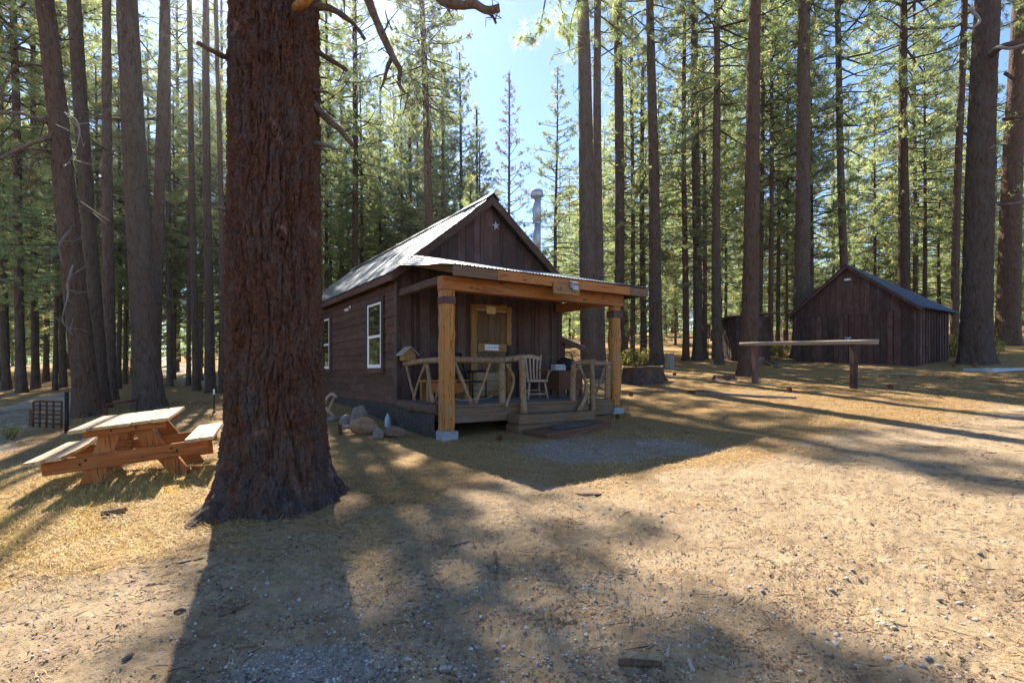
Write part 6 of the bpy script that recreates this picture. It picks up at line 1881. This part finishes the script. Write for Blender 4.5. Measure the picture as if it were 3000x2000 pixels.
# ------------------------------------------------------------------ pebbles one can pick out
def pebbles():
    rg = np.random.default_rng(17)
    ms = []
    for s in range(7):
        v, f = rock_data(100 + s, 7, 10, .22, (1, rg.uniform(.65, .9), rg.uniform(.4, .65)), 4 if s % 2 else 0)
        ms.append(fastmesh('pebble', v, f, M['pebble'] if s % 3 else M['pebble_d'], True))
    spots = []
    def add(x0, x1, y0, y1, n, s0, s1, lab, grp):
        for k in range(n): spots.append((rg.uniform(x0, x1), rg.uniform(y0, y1), rg.uniform(s0, s1), lab, grp))
    A = ('pebble scattered on the sunlit dirt in the right foreground', 'pebbles on the sunlit right foreground')
    B = ('pebble lying in the shaded ground below the big pine', 'pebbles in the big pine shade')
    C_ = ('pebble in the loose row along the shadow edge in the centre foreground', 'pebbles along the shadow edge')
    D_ = ('pebble on the shaded dirt at the bottom centre', 'pebbles at the bottom centre')
    add(2350, 2990, 1560, 1990, 46, .013, .030, *A); add(2000, 2500, 1650, 1990, 14, .012, .024, *A)
    add(640, 1040, 1640, 1900, 16, .016, .030, *B); add(1000, 1420, 1580, 1800, 26, .012, .028, *B)
    for k in range(34):
        t = rg.random(); spots.append((1690 + 190 * t + rg.normal(0, 16), 1725 - 85 * t + rg.normal(0, 13), rg.uniform(.011, .022), *C_))
    add(1500, 2050, 1780, 1990, 14, .014, .026, *D_); add(1040, 1480, 1850, 1990, 22, .014, .028, *D_)
    E_ = ('pebble on the trodden dirt in the middle of the yard', 'pebbles in the middle of the yard')
    add(1680, 2300, 1440, 1640, 16, .016, .028, *E_)
    for px, py, s, lab, grp in spots:
        b = ground(px, py); z = float(gfull(np.array([b.x]), np.array([b.y]))[0])
        s *= .82
        o = put('pebble', ms[int(rg.integers(0, 7))], None, (b.x, b.y, z + s * .08), label=lab, cat='pebble', group=grp)
        o.scale = (s, s, s); o.rotation_euler = (rg.normal(0, .15), rg.normal(0, .15), rg.uniform(0, 6.28))
pebbles()

# ------------------------------------------------------------------ litter, dry grass, gravel
def scatter(n, y0, y1, seed, px0=-150, px1=3150):
    rg = np.random.default_rng(seed)
    Y = np.exp(rg.uniform(math.log(y0), math.log(y1), n)); px = rg.uniform(px0, px1, n)
    return (px - CX) / FPX * Y, Y, rg
def clear_of(x, y):
    """keep the litter out of the cabin, the tree foot and the shed"""
    dx, dy = x - CO.x, y - CO.y; u = dx * math.cos(RZ) + dy * math.sin(RZ); v = -dx * math.sin(RZ) + dy * math.cos(RZ)
    ok = ~((u > -.05) & (u < 4.7) & (v > .05) & (v < 13))
    ok &= ~((u > 1.3) & (u < 3.4) & (v > -.45) & (v < .1)) & ~((u > 1.42) & (u < 3.08) & (v > -1.2) & (v < -.4))
    ok &= np.hypot(x - BT.x, y - BT.y) > .62
    return ok
def litter():
    x, y, rg = scatter(420000, 2.2, 17, 71)
    s, g, p = masks(x, y)
    clump = fbm(x * 2.6, y * 2.6, seed=91, oct=3)
    keep = (rg.random(len(x)) < np.clip((s * 1.35 - .28) * (0.15 + 2.4 * np.clip(clump - .36, 0, 1)) + .10, 0, 1)) & clear_of(x, y)
    rb = np.hypot(x - BT.x, y - BT.y)
    keep |= (rb > .62) & (rb < 1.25) & (rg.random(len(x)) < .55)        # needles drifted against the old pine's foot
    x, y, clump = x[keep], y[keep], clump[keep]; n = len(x)
    d = np.hypot(x, y)
    L = rg.uniform(.04, .12, n) * (1 + .03 * d); w = (.0006 + .00030 * d) * rg.uniform(.7, 1.3, n)
    flow = 2.2 * fbm(x * .7, y * .7, seed=93, oct=2) * 3.0
    a = np.where(rg.random(n) < .55, flow + rg.normal(0, .5, n), rg.uniform(0, 6.28, n))
    dx, dy = np.cos(a) * L * .5, np.sin(a) * L * .5
    x0, y0, x1, y1 = x - dx, y - dy, x + dx, y + dy
    z0 = gfull(x0, y0) + .004 + rg.random(n) ** 3 * .02; z1 = gfull(x1, y1) + .003 + rg.random(n) ** 3 * .03
    ex, ey = -np.sin(a) * w, np.cos(a) * w
    # gently bent: two triangles as a kite
    xm, ym = x + np.cos(a + 1.57) * L * rg.normal(0, .05, n), y + np.sin(a + 1.57) * L * rg.normal(0, .05, n); zm = (z0 + z1) / 2 + .006
    V = np.stack([np.stack([x0, y0, z0], 1), np.stack([xm + ex, ym + ey, zm], 1), np.stack([x1, y1, z1], 1), np.stack([xm - ex, ym - ey, zm], 1)], 1).reshape(-1, 3)
    F = np.arange(n * 4).reshape(-1, 4)
    tint = np.repeat(np.clip(rg.normal(.5, .28, n), 0, 1), 4)
    put('pine_needle_litter', fastmesh('pine_needle_litter', V, F, M['straw'], attr={'tint': tint}), kind='stuff', label='loose fallen pine needles strewn over the ground', cat='needle litter')
    # dry golden grass on the left and in patches
    x, y, rg = scatter(120000, 3.0, 14, 73, -150, 3150)
    s, g, p = masks(x, y)
    zone = gold(x, y) * 2.4 + np.clip(fbm(x * .8, y * .8, seed=97, oct=2) - .64, 0, 1) * 2
    tuft = np.clip(fbm(x * 5, y * 5, seed=99, oct=2) - .42, 0, 1) * 4
    keep = (rg.random(len(x)) < np.clip(zone * (.25 + tuft) * np.clip(s * 1.4 - .2, 0, 1), 0, 1)) & clear_of(x, y)
    x, y = x[keep], y[keep]; n = len(x); d = np.hypot(x, y)
    h = rg.uniform(.02, .085, n); w = (.0006 + .00035 * d) * rg.uniform(.7, 1.3, n)
    a = rg.uniform(0, 6.28, n); ln = rg.uniform(.4, 1.9, n) * h
    b = rg.uniform(0, 6.28, n)
    z = gfull(x, y)
    V = np.stack([np.stack([x - np.cos(b) * w, y - np.sin(b) * w, z], 1), np.stack([x + np.cos(b) * w, y + np.sin(b) * w, z], 1), np.stack([x + np.cos(a) * ln, y + np.sin(a) * ln, z + h], 1)], 1).reshape(-1, 3)
    put('dry_grass', fastmesh('dry_grass', V, np.arange(n * 3).reshape(-1, 3), M['grass'], attr={'tint': np.repeat(rg.random(n), 3)}), kind='stuff', label='short dry golden grass around the picnic table', cat='grass')
litter()

def gravel():
    x, y, rg = scatter(70000, 2.2, 12, 75)
    s, g, p = masks(x, y)
    keep = (rg.random(len(x)) < np.clip(g * .75 + .02 + (1 - s) * .05, 0, 1)) & clear_of(x, y)
    x, y = x[keep], y[keep]; n = len(x); d = np.hypot(x, y)
    r = rg.uniform(.003, .009, n) * (1 + .05 * d) * np.where(rg.random(n) < .06, 1.7, 1)
    O = np.array([[1, 0, 0], [0, 1, 0], [-1, 0, 0], [0, -1, 0], [0, 0, .7], [0, 0, -.7]], float)
    V = O[None] * r[:, None, None] * rg.uniform(.7, 1.25, (n, 6, 1))
    a = rg.uniform(0, 6.28, n); ca, sa = np.cos(a), np.sin(a)
    X = V[..., 0] * ca[:, None] - V[..., 1] * sa[:, None]; Yv = V[..., 0] * sa[:, None] + V[..., 1] * ca[:, None]
    V = np.stack([X + x[:, None], Yv + y[:, None], V[..., 2] + (gfull(x, y) + r * .2)[:, None]], -1).reshape(-1, 3)
    T = np.array([[0, 1, 4], [1, 2, 4], [2, 3, 4], [3, 0, 4], [1, 0, 5], [2, 1, 5], [3, 2, 5], [0, 3, 5]])
    F = (T[None] + (np.arange(n) * 6)[:, None, None]).reshape(-1, 3)
    put('gravel', fastmesh('gravel', V, F, M['gravel'], attr={'tint': np.repeat(rg.random(n), 6)}), kind='stuff', label='loose grey gravel spread before the porch step', cat='gravel')
gravel()

def crumbs():
    x, y, rg = scatter(120000, 2.2, 13, 79)
    s, g, p = masks(x, y)
    cl = fbm(x * 3.1, y * 3.1, seed=191, oct=3)
    keep = (rg.random(len(x)) < np.clip((cl - .36) * 2.6, .04, 1)) & clear_of(x, y)
    rb = np.hypot(x - BT.x, y - BT.y)
    keep |= (rb > .62) & (rb < 1.15) & (rg.random(len(x)) < .8)
    x, y = x[keep], y[keep]; n = len(x); d = np.hypot(x, y)
    r = rg.uniform(.0025, .0085, n) * (1 + .06 * d) * np.where(rg.random(n) < .06, 2.0, 1)
    O = np.array([[1.5, 0, 0], [-.7, .8, 0], [-.7, -.8, 0], [0, 0, .55]], float)
    V = O[None] * r[:, None, None] * rg.uniform(.6, 1.3, (n, 4, 1))
    a = rg.uniform(0, 6.28, n); ca, sa = np.cos(a), np.sin(a)
    X = V[..., 0] * ca[:, None] - V[..., 1] * sa[:, None]; Yv = V[..., 0] * sa[:, None] + V[..., 1] * ca[:, None]
    V = np.stack([X + x[:, None], Yv + y[:, None], V[..., 2] + (gfull(x, y) + .001)[:, None]], -1).reshape(-1, 3)
    T = np.array([[0, 1, 3], [1, 2, 3], [2, 0, 3]])
    F = (T[None] + (np.arange(n) * 4)[:, None, None]).reshape(-1, 3)
    put('bark_crumbs', fastmesh('bark_crumbs', V, F, M['crumb'], attr={'tint': np.repeat(rg.random(n), 4)}), kind='stuff', label='crumbs of bark and dirt scattered over the bare ground', cat='debris')
crumbs()

def twigs():
    x, y, rg = scatter(9000, 2.2, 15, 83)
    ok = clear_of(x, y) & (rg.random(len(x)) < np.clip((fbm(x * 1.7, y * 1.7, seed=197, oct=2) - .3) * 2, .1, 1))
    x, y = x[ok], y[ok]; n = len(x); d = np.hypot(x, y)
    L = rg.uniform(.02, .07, n) * (1 + .05 * d); r = rg.uniform(.0009, .0022, n) * (1 + .08 * d); a = rg.uniform(0, 6.28, n); b = a + rg.normal(0, .5, n)
    P0 = np.stack([x, y], 1); P1 = P0 + np.stack([np.cos(a), np.sin(a)], 1) * L[:, None]; P2 = P1 + np.stack([np.cos(b), np.sin(b)], 1) * L[:, None]
    out = []
    for P, k in ((P0, 1.), (P1, .9), (P2, .4)):
        z = gfull(P[:, 0], P[:, 1]); s_ = np.stack([-np.sin(a), np.cos(a)], 1) * (r * k)[:, None]
        out += [np.concatenate([P + s_, (z + r * .3)[:, None]], 1), np.concatenate([P, (z + r * 2.2 * k)[:, None]], 1), np.concatenate([P - s_, (z + r * .3)[:, None]], 1)]
    V = np.stack(out, 1).reshape(-1, 3)
    T = np.array([[0, 1, 4, 3], [1, 2, 5, 4], [3, 4, 7, 6], [4, 5, 8, 7]])
    F = (T[None] + (np.arange(n) * 9)[:, None, None]).reshape(-1, 4)
    put('fallen_twigs', fastmesh('fallen_twigs', V, F, M['crumb'], attr={'tint': np.repeat(rg.random(n), 9)}), kind='stuff', label='short broken twigs strewn over the forest floor', cat='twigs')
twigs()
bpy.context.view_layer.update()

# ------------------------------------------------------------------ thin sunlit air
def haze():
    m = bpy.data.materials.new('forest_air'); m.use_nodes = True; nt = m.node_tree
    nt.nodes.remove(nt.nodes['Principled BSDF'])
    v = nt.nodes.new('ShaderNodeVolumePrincipled')
    v.inputs['Color'].default_value = (0.93, 0.94, 0.96, 1); v.inputs['Density'].default_value = HAZE; v.inputs['Anisotropy'].default_value = 0.85
    nt.links.new(v.outputs[0], nt.nodes['Material Output'].inputs['Volume'])
    V = [(x, y, z) for x in (-310, 310) for y in (-310, 310) for z in (-17, 50)]
    F = [[0, 1, 3, 2], [4, 6, 7, 5], [0, 4, 5, 1], [2, 3, 7, 6], [0, 2, 6, 4], [1, 5, 7, 3]]
    put('haze', fastmesh('haze', V, F, m), kind='stuff', label='thin sunlit haze hanging between the trees', cat='haze')
HAZE = 0.00045
haze()
bpy.context.view_layer.update()
